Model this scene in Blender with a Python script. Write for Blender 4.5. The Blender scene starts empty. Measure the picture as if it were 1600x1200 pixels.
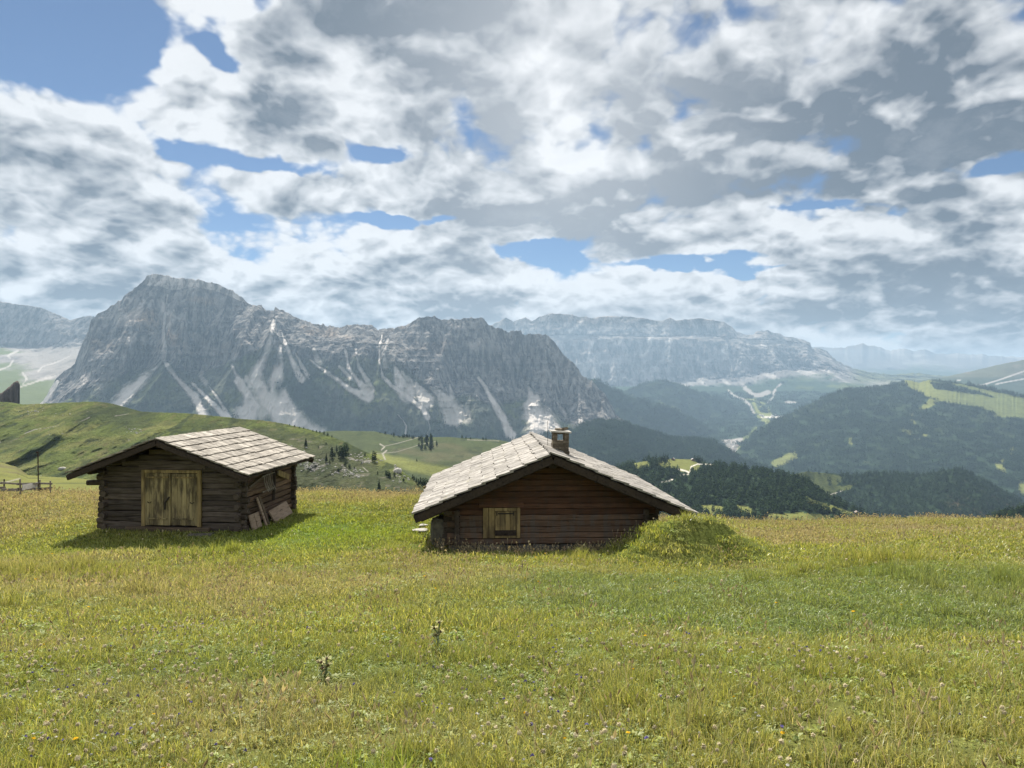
import bpy, math, random
import numpy as np
from mathutils import Vector, Matrix

# ------------------------------------------------------------------ camera, world, sun, exposure
scene = bpy.context.scene
COL = scene.collection
R = math.radians
FPX = 1100.0                                   # focal length in pixels of the 1600 px wide photograph

cam_data = bpy.data.cameras.new("camera")
cam = bpy.data.objects.new("camera", cam_data)
COL.objects.link(cam)
cam.location = (0, 0, 0)                       # the eye is the origin; the meadow under it lies at -1.65 m
cam.rotation_euler = (R(90), 0, 0)
cam_data.sensor_width = 36.0
cam_data.lens = 36.0 * FPX / 1600.0
cam_data.clip_start = 0.1
cam_data.clip_end = 90000.0
scene.camera = cam

SUN_EL, SUN_AZ = 48.0, -19.0                    # degrees; azimuth measured from +Y towards +X

scene.view_settings.view_transform = 'Standard'
scene.view_settings.look = 'None'
scene.view_settings.exposure = 0.75
scene.view_settings.gamma = 1.0
scene.view_settings.use_curve_mapping = False
scene.cycles.max_bounces = 6
scene.cycles.diffuse_bounces = 2
scene.cycles.glossy_bounces = 1
scene.cycles.transmission_bounces = 3
scene.cycles.transparent_max_bounces = 8
scene.cycles.volume_bounces = 0
scene.cycles.use_denoising = True
scene.cycles.caustics_reflective = False
scene.cycles.caustics_refractive = False

sun_data = bpy.data.lights.new("sun", 'SUN')
sun_data.energy = 5.0
sun_data.angle = R(0.5)
sun_data.color = (1.0, 0.95, 0.86)
sun = bpy.data.objects.new("sun", sun_data)
COL.objects.link(sun)
_s = Vector((math.sin(R(SUN_AZ)) * math.cos(R(SUN_EL)), math.cos(R(SUN_AZ)) * math.cos(R(SUN_EL)), math.sin(R(SUN_EL))))
sun.rotation_euler = _s.to_track_quat('Z', 'Y').to_euler()
sun.location = (0, 0, 40)


class NT:
    """small helper round a node tree"""
    def __init__(self, tree):
        self.t = tree
        self.n = tree.nodes
        self.l = tree.links

    def put(self, sock, v):
        if v is None:
            return
        if isinstance(v, bpy.types.NodeSocket):
            self.l.new(v, sock)
        else:
            try:
                sock.default_value = v
            except Exception:
                sock.default_value = tuple(v) + (1.0,)

    def math(self, op, a, b=None, c=None, clamp=False):
        n = self.n.new('ShaderNodeMath')
        n.operation = op
        n.use_clamp = clamp
        for i, v in enumerate((a, b, c)):
            self.put(n.inputs[i], v)
        return n.outputs[0]

    def vec(self, op, a, b=None, out=0):
        n = self.n.new('ShaderNodeVectorMath')
        n.operation = op
        self.put(n.inputs[0], a)
        if b is not None:
            if op == 'SCALE':
                self.put(n.inputs['Scale'], b)
            else:
                self.put(n.inputs[1], b)
        return n.outputs['Value'] if op in ('DOT_PRODUCT', 'LENGTH') else n.outputs[out]

    def comb(self, x, y, z):
        n = self.n.new('ShaderNodeCombineXYZ')
        for i, v in enumerate((x, y, z)):
            self.put(n.inputs[i], v)
        return n.outputs[0]

    def sep(self, v):
        n = self.n.new('ShaderNodeSeparateXYZ')
        self.put(n.inputs[0], v)
        return n.outputs

    def noise(self, v, scale, detail=4, rough=0.5, lac=2.0, dist=0.0, color=False, flat=False):
        n = self.n.new('ShaderNodeTexNoise')
        n.noise_dimensions = '2D' if flat else '3D'
        self.put(n.inputs['Vector'], v)
        self.put(n.inputs['Scale'], scale)
        n.inputs['Detail'].default_value = detail
        n.inputs['Roughness'].default_value = rough
        n.inputs['Lacunarity'].default_value = lac
        n.inputs['Distortion'].default_value = dist
        return n.outputs['Color' if color else 0]

    def voronoi(self, v, scale, feature='F1', out='Distance'):
        n = self.n.new('ShaderNodeTexVoronoi')
        n.feature = feature
        self.put(n.inputs['Vector'], v)
        n.inputs['Scale'].default_value = scale
        return n.outputs[out]

    def ramp(self, f, lo, hi, smooth=True):
        n = self.n.new('ShaderNodeMapRange')
        n.interpolation_type = 'SMOOTHSTEP' if smooth else 'LINEAR'
        n.clamp = True
        self.put(n.inputs['Value'], f)
        self.put(n.inputs['From Min'], lo)
        self.put(n.inputs['From Max'], hi)
        return n.outputs[0]

    def mix(self, f, a, b, mode='MIX'):
        n = self.n.new('ShaderNodeMix')
        n.data_type = 'RGBA'
        n.blend_type = mode
        self.put(n.inputs['Factor'], f)
        self.put(n.inputs[6], a)
        self.put(n.inputs[7], b)
        return n.outputs[2]

    def attr(self, name, kind='GEOMETRY', out='Fac'):
        n = self.n.new('ShaderNodeAttribute')
        n.attribute_name = name
        n.attribute_type = kind
        return n.outputs[out]


def pxdir(px, py):
    """azimuth and elevation (radians) of a direction seen at a photograph pixel"""
    x, z = (px - 800) / FPX, (600 - py) / FPX
    return math.atan(x), math.atan(z / math.hypot(1, x))


# --- sky: clear Nishita sky, broken by two decks of cumulus built from noise on a cloud plane
world = bpy.data.worlds.new("World")
scene.world = world
world.use_nodes = True
world.node_tree.nodes.clear()
w = NT(world.node_tree)
sky = w.n.new('ShaderNodeTexSky')
sky.sky_type = 'NISHITA'
sky.sun_disc = False
sky.sun_elevation = R(SUN_EL)
sky.sun_rotation = R(SUN_AZ)
sky.altitude = 2300
sky.air_density = 1.0
sky.dust_density = 0.6
sky.ozone_density = 1.6
SKY_STRENGTH = 0.078
tc = w.n.new('ShaderNodeTexCoord').outputs['Generated']
dx, dy, dz = w.sep(w.vec('NORMALIZE', tc))
az = w.math('ARCTAN2', dx, dy)
el = w.math('ARCSINE', dz)
ang = w.comb(az, el, 0.0)
den = w.math('ADD', w.math('MAXIMUM', dz, 0.0), 0.42)
plane = w.comb(w.math('DIVIDE', dx, den), w.math('DIVIDE', dy, den), 0.0)
warp = w.vec('SUBTRACT', w.noise(plane, 3.4, 5, 0.55, color=True, flat=True), (0.5, 0.5, 0.5))
p1 = w.vec('ADD', plane, w.vec('SCALE', warp, 0.10))
# the sunward offset used to shade the clouds (the sun stands high ahead, beyond the cloud plane)
SUNOFF = (0.0, -0.036, 0.0)
p2 = w.vec('ADD', p1, SUNOFF)
angw = w.vec('ADD', ang, w.vec('SCALE', warp, 0.10))


def blobs(coords, items, base):
    acc = base
    for (px, py, sx, sy, amp) in items:
        a, e = pxdir(px, py)
        k = math.cos(a)
        d = w.vec('MULTIPLY', w.vec('SUBTRACT', coords, (a, e, 0)), (FPX / (sx * k), FPX / sy, 0))
        g = w.math('POWER', 0.5, w.vec('DOT_PRODUCT', d, d))
        acc = w.math('MULTIPLY_ADD', g, amp, acc)
    return acc


CLEAR = [(60, 40, 130, 62, -0.42), (175, 108, 56, 22, -0.26), (60, 105, 70, 22, -0.2), (325, 66, 40, 14, -0.22), (420, 18, 20, 22, -0.2), (365, 95, 30, 10, -0.2),
         (420, 238, 92, 15, -0.32), (275, 216, 24, 12, -0.22), (585, 224, 58, 15, -0.32), (530, 190, 20, 14, -0.15),
         (612, 350, 46, 10, -0.3), (705, 352, 34, 9, -0.24), (832, 386, 52, 13, -0.36), (895, 408, 34, 7, -0.22),
         (1070, 412, 80, 9, -0.3), (1145, 430, 40, 7, -0.22), (1575, 256, 60, 16, -0.36), (1330, 322, 130, 6, -0.16), (1215, 432, 30, 5, -.15),
         (270, 30, 50, 45, 0.16), (310, 130, 90, 30, 0.14), (470, 110, 60, 40, 0.12), (500, 300, 120, 26, .1)]
THICK = [(620, 50, 150, 60, 0.270), (410, 150, 70, 36, 0.216), (760, 235, 75, 80, 0.270), (1010, 150, 210, 110, 0.270),
         (1470, 130, 200, 140, 0.297), (900, 345, 110, 36, 0.270), (1040, 385, 130, 18, 0.162), (150, 335, 170, 26, 0.108),
         (60, 240, 90, 30, 0.068), (1200, 300, 200, 26, 0.216), (1500, 455, 130, 34, 0.243), (110, 425, 110, 26, 0.135),
         (1300, 480, 200, 22, 0.189), (640, 430, 130, 20, 0.135), (720, 480, 120, 18, 0.162),
         (880, 215, 40, 60, -0.34), (830, 90, 46, 60, -0.22), (700, 130, 90, 30, -0.14), (1300, 70, 50, 46, -0.2), (560, 170, 70, 30, -0.16),
         (150, 170, 150, 22, -0.16), (340, 120, 60, 26, -0.16), (480, 285, 160, 26, -0.14), (860, 440, 130, 16, -0.14),
         (1130, 395, 60, 22, -0.2), (1420, 335, 170, 20, -0.2), (560, 110, 60, 40, -0.1), (1150, 460, 100, 16, -0.14), (330, 385, 200, 14, -0.12)]
cover = blobs(angw, CLEAR, 0.20)
thick = blobs(angw, THICK, 0.0)


def cloud(p, det):
    a = w.noise(p, 2.9, det, 0.52, flat=True)
    v = w.n.new('ShaderNodeTexVoronoi')
    v.voronoi_dimensions = '2D'
    v.feature = 'SMOOTH_F1'
    w.put(v.inputs['Vector'], p)
    v.inputs['Scale'].default_value = 7.0
    v.inputs['Detail'].default_value = 3.0
    v.inputs['Roughness'].default_value = 0.55
    v.inputs['Smoothness'].default_value = 0.45
    v.normalize = True
    puff = w.math('SUBTRACT', 0.75, w.math('MULTIPLY', v.outputs['Distance'], 1.5))
    return w.math('ADD', w.math('MULTIPLY', a, 0.62), w.math('MULTIPLY', puff, 0.38))


n1 = cloud(p1, 10)
n2 = cloud(p2, 7)
dens = w.math('ADD', n1, cover)
alpha = w.ramp(dens, 0.44, 0.545)
body = w.math('ADD', w.math('ADD', n1, thick), w.math('MULTIPLY', cover, 0.5))
grey = w.ramp(body, 0.43, 0.77, smooth=False)
lit = w.math('MULTIPLY', w.math('SUBTRACT', n1, n2), 6.0)
grey = w.math('SUBTRACT', grey, lit, clamp=True)
fine = w.noise(p1, 9.0, 8, 0.62, flat=True)
grey = w.math('ADD', grey, w.math('MULTIPLY', w.math('SUBTRACT', fine, 0.5), 0.48), clamp=True)
ccol = w.mix(grey, (6.9, 7.0, 7.1, 1), (1.15, 1.42, 1.75, 1))
glow = blobs(ang, [(880, 150, 200, 240, 1.0)], 0.0)
ccol = w.mix(w.math('MULTIPLY', glow, 0.34), ccol, (8.6, 8.6, 8.6, 1))
# far decks pale out towards the horizon
lowf = w.ramp(el, 0.20, 0.0)
ccol = w.mix(w.math('MULTIPLY', lowf, 0.18), ccol, (4.4, 4.8, 5.2, 1))
alpha = w.math('MULTIPLY', alpha, 0.97)
below = w.ramp(dz, -0.02, 0.01)
skyc = w.vec('MULTIPLY', sky.outputs[0], (0.50, 0.58, 0.64))
full = w.mix(alpha, skyc, ccol)
full = w.mix(below, (2.6, 3.0, 3.3, 1), full)
bg = w.n.new('ShaderNodeBackground')
w.put(bg.inputs['Color'], full)
bg.inputs['Strength'].default_value = SKY_STRENGTH
wo = w.n.new('ShaderNodeOutputWorld')
w.l.new(bg.outputs[0], wo.inputs['Surface'])

# ------------------------------------------------------------------ helpers
rng = np.random.default_rng(11)
random.seed(5)


def _hash(ix, iy, iz, seed):
    h = (ix.astype(np.uint32) * np.uint32(374761393) + iy.astype(np.uint32) * np.uint32(668265263)
         + iz.astype(np.uint32) * np.uint32(2147483647) + np.uint32((seed * 974634777 + 12345) % 4294967296))
    h = (h ^ (h >> np.uint32(13))) * np.uint32(1274126177)
    h = (h ^ (h >> np.uint32(16))) * np.uint32(2246822519)
    h = h ^ (h >> np.uint32(15))
    return h.astype(np.float32) / np.float32(4294967295.0)


def vnoise(x, y, z, seed=0):
    """value noise in -1..1"""
    x, y, z = np.broadcast_arrays(np.asarray(x, np.float64), np.asarray(y, np.float64), np.asarray(z, np.float64))
    fx, fy, fz = np.floor(x), np.floor(y), np.floor(z)
    ix, iy, iz = fx.astype(np.int64), fy.astype(np.int64), fz.astype(np.int64)
    tx, ty, tz = (x - fx), (y - fy), (z - fz)
    tx, ty, tz = [t * t * t * (t * (t * 6 - 15) + 10) for t in (tx, ty, tz)]
    out = 0
    for a in (0, 1):
        wx = tx if a else 1 - tx
        for b in (0, 1):
            wy = ty if b else 1 - ty
            for c in (0, 1):
                wz = tz if c else 1 - tz
                out = out + wx * wy * wz * _hash(ix + a, iy + b, iz + c, seed)
    return out * 2 - 1


def fbm(x, y, z=0.0, octv=5, seed=0, gain=0.5, ridged=False):
    amp, tot, out, f = 1.0, 0.0, 0.0, 1.0
    for o in range(octv):
        n = vnoise(np.asarray(x) * f + o * 17.3, np.asarray(y) * f - o * 9.1, np.asarray(z) * f + o * 4.7, seed + o)
        if ridged:
            n = 1 - 2 * np.abs(n)
        out = out + amp * n
        tot += amp
        amp *= gain
        f *= 2.03
    return out / tot


def sstep(x, a, b):
    t = np.clip((np.asarray(x, float) - a) / (b - a), 0, 1)
    return t * t * (3 - 2 * t)


def lerp(a, b, t):
    return a + (b - a) * t


def cmix(c, k, m):
    """mix colour array c (n,3) towards colour k by mask m (n,)"""
    return c + (np.asarray(k, float) - c) * m[..., None]


def polydist(px, py, pts):
    """distance of points to a polyline and the parameter along it"""
    best = np.full(px.shape, 1e9)
    par = np.zeros(px.shape)
    n = len(pts) - 1
    for i in range(n):
        ax, ay = pts[i][:2]
        bx, by = pts[i + 1][:2]
        vx, vy = bx - ax, by - ay
        t = np.clip(((px - ax) * vx + (py - ay) * vy) / (vx * vx + vy * vy + 1e-9), 0, 1)
        d = np.hypot(px - ax - t * vx, py - ay - t * vy)
        m = d < best
        best = np.where(m, d, best)
        par = np.where(m, (i + t) / n, par)
    return best, par


def inpoly(px, py, poly):
    r = np.zeros(px.shape, bool)
    n = len(poly)
    for i in range(n):
        x1, y1 = poly[i]
        x2, y2 = poly[(i + 1) % n]
        if y1 == y2:
            continue
        c = ((y1 > py) != (y2 > py)) & (px < (x2 - x1) * (py - y1) / (y2 - y1) + x1)
        r ^= c
    return r


def tag(o, label=None, cat=None, group=None, kind=None):
    if label:
        o['label'] = label
    if cat:
        o['category'] = cat
    if group:
        o['group'] = group
    if kind:
        o['kind'] = kind
    return o


def link(name, mesh, mats=None, parent=None):
    if mats is not None:
        for m in (mats if isinstance(mats, (list, tuple)) else [mats]):
            mesh.materials.append(m)
    o = bpy.data.objects.new(name, mesh)
    COL.objects.link(o)
    if parent is not None:
        o.parent = parent
    return o


def empty(name, loc=(0, 0, 0), rz=0.0):
    o = bpy.data.objects.new(name, None)
    COL.objects.link(o)
    o.empty_display_size = 0.2
    o.location = loc
    o.rotation_euler = (0, 0, rz)
    return o


def mesh_np(name, verts, faces, smooth=False, fmat=None):
    """faces: (n,k) int array, all of one size"""
    me = bpy.data.meshes.new(name)
    verts = np.asarray(verts, np.float32)
    faces = np.asarray(faces, np.int32)
    k = faces.shape[1]
    me.vertices.add(len(verts))
    me.vertices.foreach_set('co', verts.ravel())
    me.loops.add(faces.size)
    me.loops.foreach_set('vertex_index', faces.ravel())
    me.polygons.add(len(faces))
    me.polygons.foreach_set('loop_start', np.arange(0, faces.size, k, dtype=np.int32))
    if smooth:
        me.polygons.foreach_set('use_smooth', np.ones(len(faces), bool))
    if fmat is not None:
        me.polygons.foreach_set('material_index', np.asarray(fmat, np.int32))
    me.update(calc_edges=True)
    me.validate()
    return me


def grid_faces(rows, cols):
    i = np.arange(rows - 1)[:, None] * cols + np.arange(cols - 1)[None, :]
    f = np.stack([i, i + 1, i + cols + 1, i + cols], -1)
    return f.reshape(-1, 4)


def set_col(me, col, rock=None, name="base"):
    a = me.attributes.new(name, 'FLOAT_COLOR', 'POINT')
    c = np.ones((len(me.vertices), 4), np.float32)
    if rock is not None:
        c[:, 3] = np.clip(rock.ravel(), 0, 1)
    c[:, :3] = np.clip(col.reshape(-1, 3), 0, 1)
    a.data.foreach_set('color', c.ravel())


def new_mat(name):
    m = bpy.data.materials.new(name)
    m.use_nodes = True
    m.node_tree.nodes.clear()
    return m, NT(m.node_tree)


def finish(nt, shader, disp=None):
    o = nt.n.new('ShaderNodeOutputMaterial')
    nt.l.new(shader, o.inputs['Surface'])


def principled(nt, col, rough=0.9, normal=None, spec=0.25):
    b = nt.n.new('ShaderNodeBsdfPrincipled')
    nt.put(b.inputs['Base Color'], col)
    nt.put(b.inputs['Roughness'], rough)
    b.inputs['Specular IOR Level'].default_value = spec
    if normal is not None:
        nt.l.new(normal, b.inputs['Normal'])
    return b.outputs[0]


def bump(nt, h, strength, dist):
    b = nt.n.new('ShaderNodeBump')
    b.inputs['Strength'].default_value = strength
    b.inputs['Distance'].default_value = dist
    nt.l.new(h, b.inputs['Height'])
    return b.outputs[0]


def terrain_mat(name, s1, s2, vary=0.35, bstr=0.6, bdist=1.0, stretch=(1, 1, 1), rough=0.95, rock=False):
    """ground and rock: vertex albedo broken up by noise at two scales; bare rock gets strata, chutes and pale scars"""
    m, t = new_mat(name)
    pos = t.n.new('ShaderNodeNewGeometry').outputs['Position']
    q = t.vec('MULTIPLY', pos, stretch)
    a = t.noise(q, s1, 7, 0.62)
    b = t.noise(q, s2, 5, 0.62)
    k = t.math('ADD', t.math('MULTIPLY', a, 0.5), t.math('MULTIPLY', b, 0.5))
    k = t.math('MULTIPLY_ADD', t.math('SUBTRACT', k, 0.5), vary * 4.2, 1.0)
    k = t.math('MAXIMUM', k, 0.25)
    h = t.math('ADD', a, t.math('MULTIPLY', b, 0.5))
    if rock:
        ra = t.attr("base", out='Alpha')
        chute = t.noise(t.vec('MULTIPLY', pos, (1, .7, .16)), s2, 5, .6)
        strata = t.noise(t.vec('ADD', t.vec('MULTIPLY', pos, (.04, .04, 1.0)), t.vec('SCALE', t.noise(pos, s1, 3, color=True), .4 / s1)), s2 * .8, 4, .6)
        kr = t.math('MULTIPLY', k, t.math('MULTIPLY_ADD', t.ramp(chute, .38, .62), 1.05, .45))
        kr = t.math('MULTIPLY', kr, t.math('MULTIPLY_ADD', t.ramp(strata, .4, .6), .22, .89))
        k = t.math('ADD', t.math('MULTIPLY', kr, ra), t.math('MULTIPLY', t.math('MULTIPLY_ADD', t.math('SUBTRACT', k, 1.0), .45, 1.0), t.math('SUBTRACT', 1.0, ra)))
        h = t.math('MULTIPLY', t.math('ADD', h, t.math('MULTIPLY', chute, 1.2)), t.math('MULTIPLY_ADD', ra, .85, .15))
    col = t.vec('SCALE', t.attr("base", out='Color'), k)
    nrm = bump(t, h, bstr, bdist)
    finish(t, principled(t, col, rough, nrm, 0.05))
    return m


# ------------------------------------------------------------------ terrain layers: each ridge is a surface swept through crest, foot and apron curves
def P(px, py, d):
    return np.array([(px - 800) / FPX * d, d, -(py - 600) / FPX * d])


def ev(curve, u):
    c = np.asarray(curve, float)
    return np.interp(u, c[:, 0], c[:, 1])


class Layer:
    """crest (py and distance over px) then lower curves towards the viewer; the back side falls away behind"""

    def __init__(self, u0, u1, du, curves, rows, seed, disp, dscale, jag=0.0, jagf=0.1, power=None, dspur=0.0, sspur=400.0, back=(0.6, 0.5), crag=0.0, ext=(0, 0)):
        u = np.concatenate([np.arange(u0 - ext[0], u0 - 1, 6.0), np.arange(u0, u1 + du, du), np.arange(u1 + 6, u1 + ext[1], 6.0)])
        self.u = u
        D, Y = [], []
        lists = []
        for k, (yc, dc) in enumerate(curves):
            y = ev(yc, u)
            d = ev(dc, u)
            if k == 0 and jag:
                y = y + jag * fbm(u * jagf, seed * 3.3, 0, 4, seed + 40, 0.6)
            z = -(y - 600) / FPX * d
            lists.append((d, z))
        span = lists[0][0] - lists[-1][0]
        bd = lists[0][0] + back[0] * np.maximum(span, 1)
        bz = lists[0][1] - back[1] * np.maximum(span, 1)
        lists.insert(0, (bd, bz))
        rows = [max(6, rows[0] // 4)] + list(rows)
        A = [0.3] + [a for a in disp]
        amp = []
        for k in range(len(lists) - 1):
            (d0, z0), (d1, z1) = lists[k], lists[k + 1]
            n = rows[k]
            last = (k == len(lists) - 2)
            for i in range(n + (1 if last else 0)):
                t = i / n
                tt = t
                if power and k >= 1 and power[k - 1] != 1:
                    tt = t ** power[k - 1]
                D.append(lerp(d0, d1, t))
                Y.append(lerp(z0, z1, tt))
                amp.append(lerp(A[k], A[k + 1], t))
        D, Z, amp = np.array(D), np.array(Y), np.array(amp)[:, None]
        self.rows, self.cols = D.shape
        X = (u[None, :] - 800) / FPX * D
        if dspur:
            sp = fbm(X / sspur, Z / (sspur * 4), seed, 3, seed + 70, 0.5, True)
            D = D - dspur * sp * np.clip(amp / max(disp), 0, 1)
        f1 = fbm(X / dscale, D / dscale * 0.5, Z / (dscale * 2.2), 6, seed, 0.55, True)
        f2 = fbm(X / dscale * 2.7, D / dscale, Z / (dscale * 0.8), 4, seed + 9, 0.55)
        D = D - amp * (f1 * 0.8 + f2 * 0.45)
        if crag:
            c1 = fbm(X / 75, D / 200, Z / 260, 5, seed + 21, 0.6, True)
            c2 = fbm(X / 300, D / 300, Z / 42, 4, seed + 22, 0.6, True)
            D = D - crag * (c1 + 0.55 * c2) * np.clip(amp / max(disp), 0, 1)
        self.X, self.D, self.Z = (u[None, :] - 800) / FPX * D, D, Z
        self.px = np.broadcast_to(u[None, :], D.shape).copy()
        self.py = 600 - FPX * Z / D
        self.crest = rows[0]
        nx = np.gradient(self.Z, axis=0)
        self.slope = np.abs(nx) / (np.abs(np.gradient(self.D, axis=0)) + 1e-3)

    def build(self, name, mat, col, rock=None):
        V = np.stack([self.X, self.D, self.Z], -1).reshape(-1, 3)
        me = mesh_np(name, V, grid_faces(self.rows, self.cols)[:, ::-1], True)
        set_col(me, col, rock)
        o = link(name, me, mat)
        tag(o, kind='structure')
        return o

    def sample(self, n, dens):
        """n points spread by area x dens (dens: per grid vertex 0..1)"""
        Vv = np.stack([self.X, self.D, self.Z], -1)
        a = Vv[1:, :-1] - Vv[:-1, :-1]
        b = Vv[:-1, 1:] - Vv[:-1, :-1]
        area = np.linalg.norm(np.cross(a, b), axis=-1)
        wgt = (area * dens[:-1, :-1]).ravel()
        wgt = np.where(np.isfinite(wgt), wgt, 0)
        idx = rng.choice(len(wgt), n, p=wgt / wgt.sum())
        r, c = np.divmod(idx, self.cols - 1)
        s, t = rng.random(n)[:, None], rng.random(n)[:, None]
        p = (Vv[r, c] * (1 - s) * (1 - t) + Vv[r + 1, c] * s * (1 - t) + Vv[r, c + 1] * (1 - s) * t + Vv[r + 1, c + 1] * s * t)
        return p

    def at(self, px, py):
        """the point of the front surface seen at a photograph pixel"""
        c = int(np.argmin(np.abs(self.u - px)))
        col = self.py[self.crest:, c]
        r = int(np.argmin(np.abs(col - py))) + self.crest
        return np.array([self.X[r, c], self.D[r, c], self.Z[r, c]])


FOREST = np.array([0.020, 0.036, 0.016])
FORESTL = np.array([0.045, 0.065, 0.024])
MEADOW = np.array([0.115, 0.135, 0.035])
MEADOWL = np.array([0.19, 0.20, 0.055])
ROCK = np.array([0.185, 0.172, 0.162])
ROCKL = np.array([0.34, 0.31, 0.28])
SCREE = np.array([0.56, 0.51, 0.46])
PATHC = np.array([0.60, 0.55, 0.47])


def flat(v):
    return [(-5000, v), (5000, v)]


# far blue range
FARPY = [(1080, 530), (1120, 526), (1133, 514), (1150, 517), (1170, 523), (1200, 540), (1290, 543), (1319, 542.5), (1337, 540), (1347, 535.6),
         (1358, 541), (1375, 541), (1383, 546.6), (1400, 546.6), (1412, 545), (1428, 549.7), (1440, 546), (1450, 547), (1462, 553), (1480, 553), (1497, 551), (1515, 555), (1528, 553), (1547, 556),
         (1600, 557.5), (1680, 560), (1800, 565)]
L = Layer(1060, 1760, 1.6, [(FARPY, flat(20000)), (flat(578), flat(18500)), (flat(615), flat(15000))], [40, 30], 3, [0, 420, 300], 1500, jag=2.2, jagf=0.11, dspur=300, sspur=2500, ext=(0, 900))
f = fbm(L.X / 900, L.D / 900, L.Z / 300, 5, 5)
col = np.broadcast_to(ROCK, L.px.shape + (3,)).copy()
col = cmix(col, ROCKL, sstep(f, 0.0, 0.5))
col = cmix(col, FORESTL, sstep(L.py + f * 12, 570, 582))
L.build("mountain", terrain_mat("far_rock", 0.0012, 0.006, 0.2, 0.5, 40), col)

# the broad massif with a bench between two tiers of cliffs
SELPY = [(700, 520), (760, 512), (779, 503), (790, 495), (802, 503), (821, 496), (832, 503), (842, 494.5), (861, 490), (893, 492), (903, 495), (917, 494.5), (924, 498), (935, 494),
         (984, 495), (1033, 501), (1047, 496), (1057, 500), (1089, 497), (1131, 503), (1145, 512), (1157, 524), (1176, 522.5), (1183, 517), (1197, 516), (1218, 522), (1225, 526), (1250, 529),
         (1266, 535), (1269, 545), (1281, 543.5), (1292, 549), (1309, 564.5), (1320, 570), (1334, 576), (1366, 582.5), (1397, 585.6), (1434, 582.5), (1472, 587), (1510, 592), (1560, 596), (1700, 600)]
BENCH1 = [(700, 535), (780, 524), (850, 524), (900, 523), (950, 524), (1030, 526), (1100, 523), (1150, 529), (1176, 530), (1220, 531), (1262, 538), (1270, 549), (1300, 560), (1320, 573), (1366, 585), (1472, 590), (1700, 603)]
BENCH2 = [(p, y + k) for (p, y), k in zip(BENCH1, [3, 3, 4, 8, 5, 3, 7, 5, 9, 8, 5, 3, 3, 3, 3, 3, 3])]
SFOOT = [(700, 600), (870, 598), (940, 608), (1000, 606), (1060, 596), (1100, 588), (1150, 590), (1200, 580), (1250, 576), (1290, 572), (1320, 579), (1366, 592), (1472, 598), (1700, 610)]
SBASE = [(700, 640), (900, 640), (1000, 640), (1060, 640), (1100, 632), (1160, 634), (1230, 626), (1300, 612), (1366, 606), (1472, 608), (1700, 622)]
L = Layer(690, 1660, 1.15, [(SELPY, flat(12400)), (BENCH1, flat(12150)), (BENCH2, flat(12010)), (SFOOT, flat(11500)), (SBASE, flat(9800)), (flat(700), flat(8600))], [26, 12, 44, 30, 12], 17,
          [30, 130, 90, 280, 60, 40], 520, jag=1.8, jagf=0.16, dspur=260, sspur=800, crag=90, ext=(0, 300))
U = L.px
t1, t2, tf, tb = [np.interp(U, np.array(c)[:, 0], np.array(c)[:, 1]) for c in (BENCH1, BENCH2, SFOOT, SBASE)]
f = fbm(L.X / 420, L.D / 420, L.Z / 1200, 6, 8, 0.6)
g = fbm(L.X / 700, L.D / 500, L.Z / 160, 5, 28, 0.6)
col = np.broadcast_to(ROCK * 1.05, U.shape + (3,)).copy()
col = cmix(col, ROCKL, sstep(f, 0.05, 0.6) * 0.7)
col = cmix(col, (0.28, 0.22, 0.18), sstep(g, 0.15, 0.6) * 0.5)
bench = sstep(L.py, t1 - 1.5, t1 + 1) * (1 - sstep(L.py + f * 6, t2 - 2, t2 + 2))
col = cmix(col, ROCKL * 1.1, bench * sstep(f + g * .5 + .5 * fbm(L.X / 1500, 0, 0, 3, 29), -0.15, 0.5) * .5)
for line, wd in [([(925, 535), (922, 550), (918, 562)], 5), ([(1018, 528), (1010, 545), (1005, 552)], 7), ([(1140, 535), (1130, 548), (1138, 555)], 4), ([(1048, 530), (1044, 560)], 2),
                 ([(910, 500), (896, 515), (880, 523)], 6), ([(1190, 536), (1210, 552)], 5)]:
    dd, _ = polydist(L.px, L.py, line)
    col = cmix(col, SCREE, (1 - sstep(dd + f * 5, wd * .3, wd)) * .6)
low = sstep(L.py + g * 10, tf - 3, tf + 4)
col = cmix(col, ROCKL * .8, low * sstep(f, -0.2, 0.4) * .7)
fan = sstep(fbm(L.X / 130, 0, 0, 3, 91), 0.12, 0.4)
col = cmix(col, SCREE, low * fan * (1 - sstep(L.py, tf + 10, tf + 24)) * 0.55)
veg = sstep(L.py + f * 14 + g * 8, tf + 7, tf + 17)
col = cmix(col, FOREST * 1.5, veg)
grs = sstep(fbm(L.X / 260, L.D / 260, 0, 4, 55), 0.05, 0.3) * sstep(U, 1180, 1330)
col = cmix(col, MEADOW * 0.9, veg * grs * (1 - sstep(L.py, tb - 10, tb + 6)))
col = cmix(col, MEADOW * 0.85, sstep(U, 1320, 1350) * (1 - sstep(L.py, 592, 606)) * 0.8)
VAL_LINES = [([(1138, 610), (1147, 618), (1162, 624), (1166, 628), (1172, 634), (1178, 646)], 2.6, SCREE * .6), ([(1160, 601), (1168, 610), (1178, 617), (1188, 618), (1200, 613)], 4, SCREE * .55),
             ([(1220, 600), (1211, 608), (1208, 620), (1200, 629)], 1.6, SCREE * .6), ([(1165, 623), (1180, 626), (1195, 631), (1185, 638), (1180, 645)], 1.6, MEADOWL),
             ([(1178, 630), (1183, 641), (1188, 648), (1204, 650)], 3.2, MEADOWL), ([(1200, 637), (1202, 645), (1198, 650)], 2, MEADOWL), ([(1228, 628), (1244, 628)], 1.6, SCREE * .6)]
for line, wd, c in VAL_LINES:
    dd, _ = polydist(L.px, L.py, line)
    col = cmix(col, c, 1 - sstep(dd + f * 1.5, wd * .5, wd * 1.1))
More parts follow.
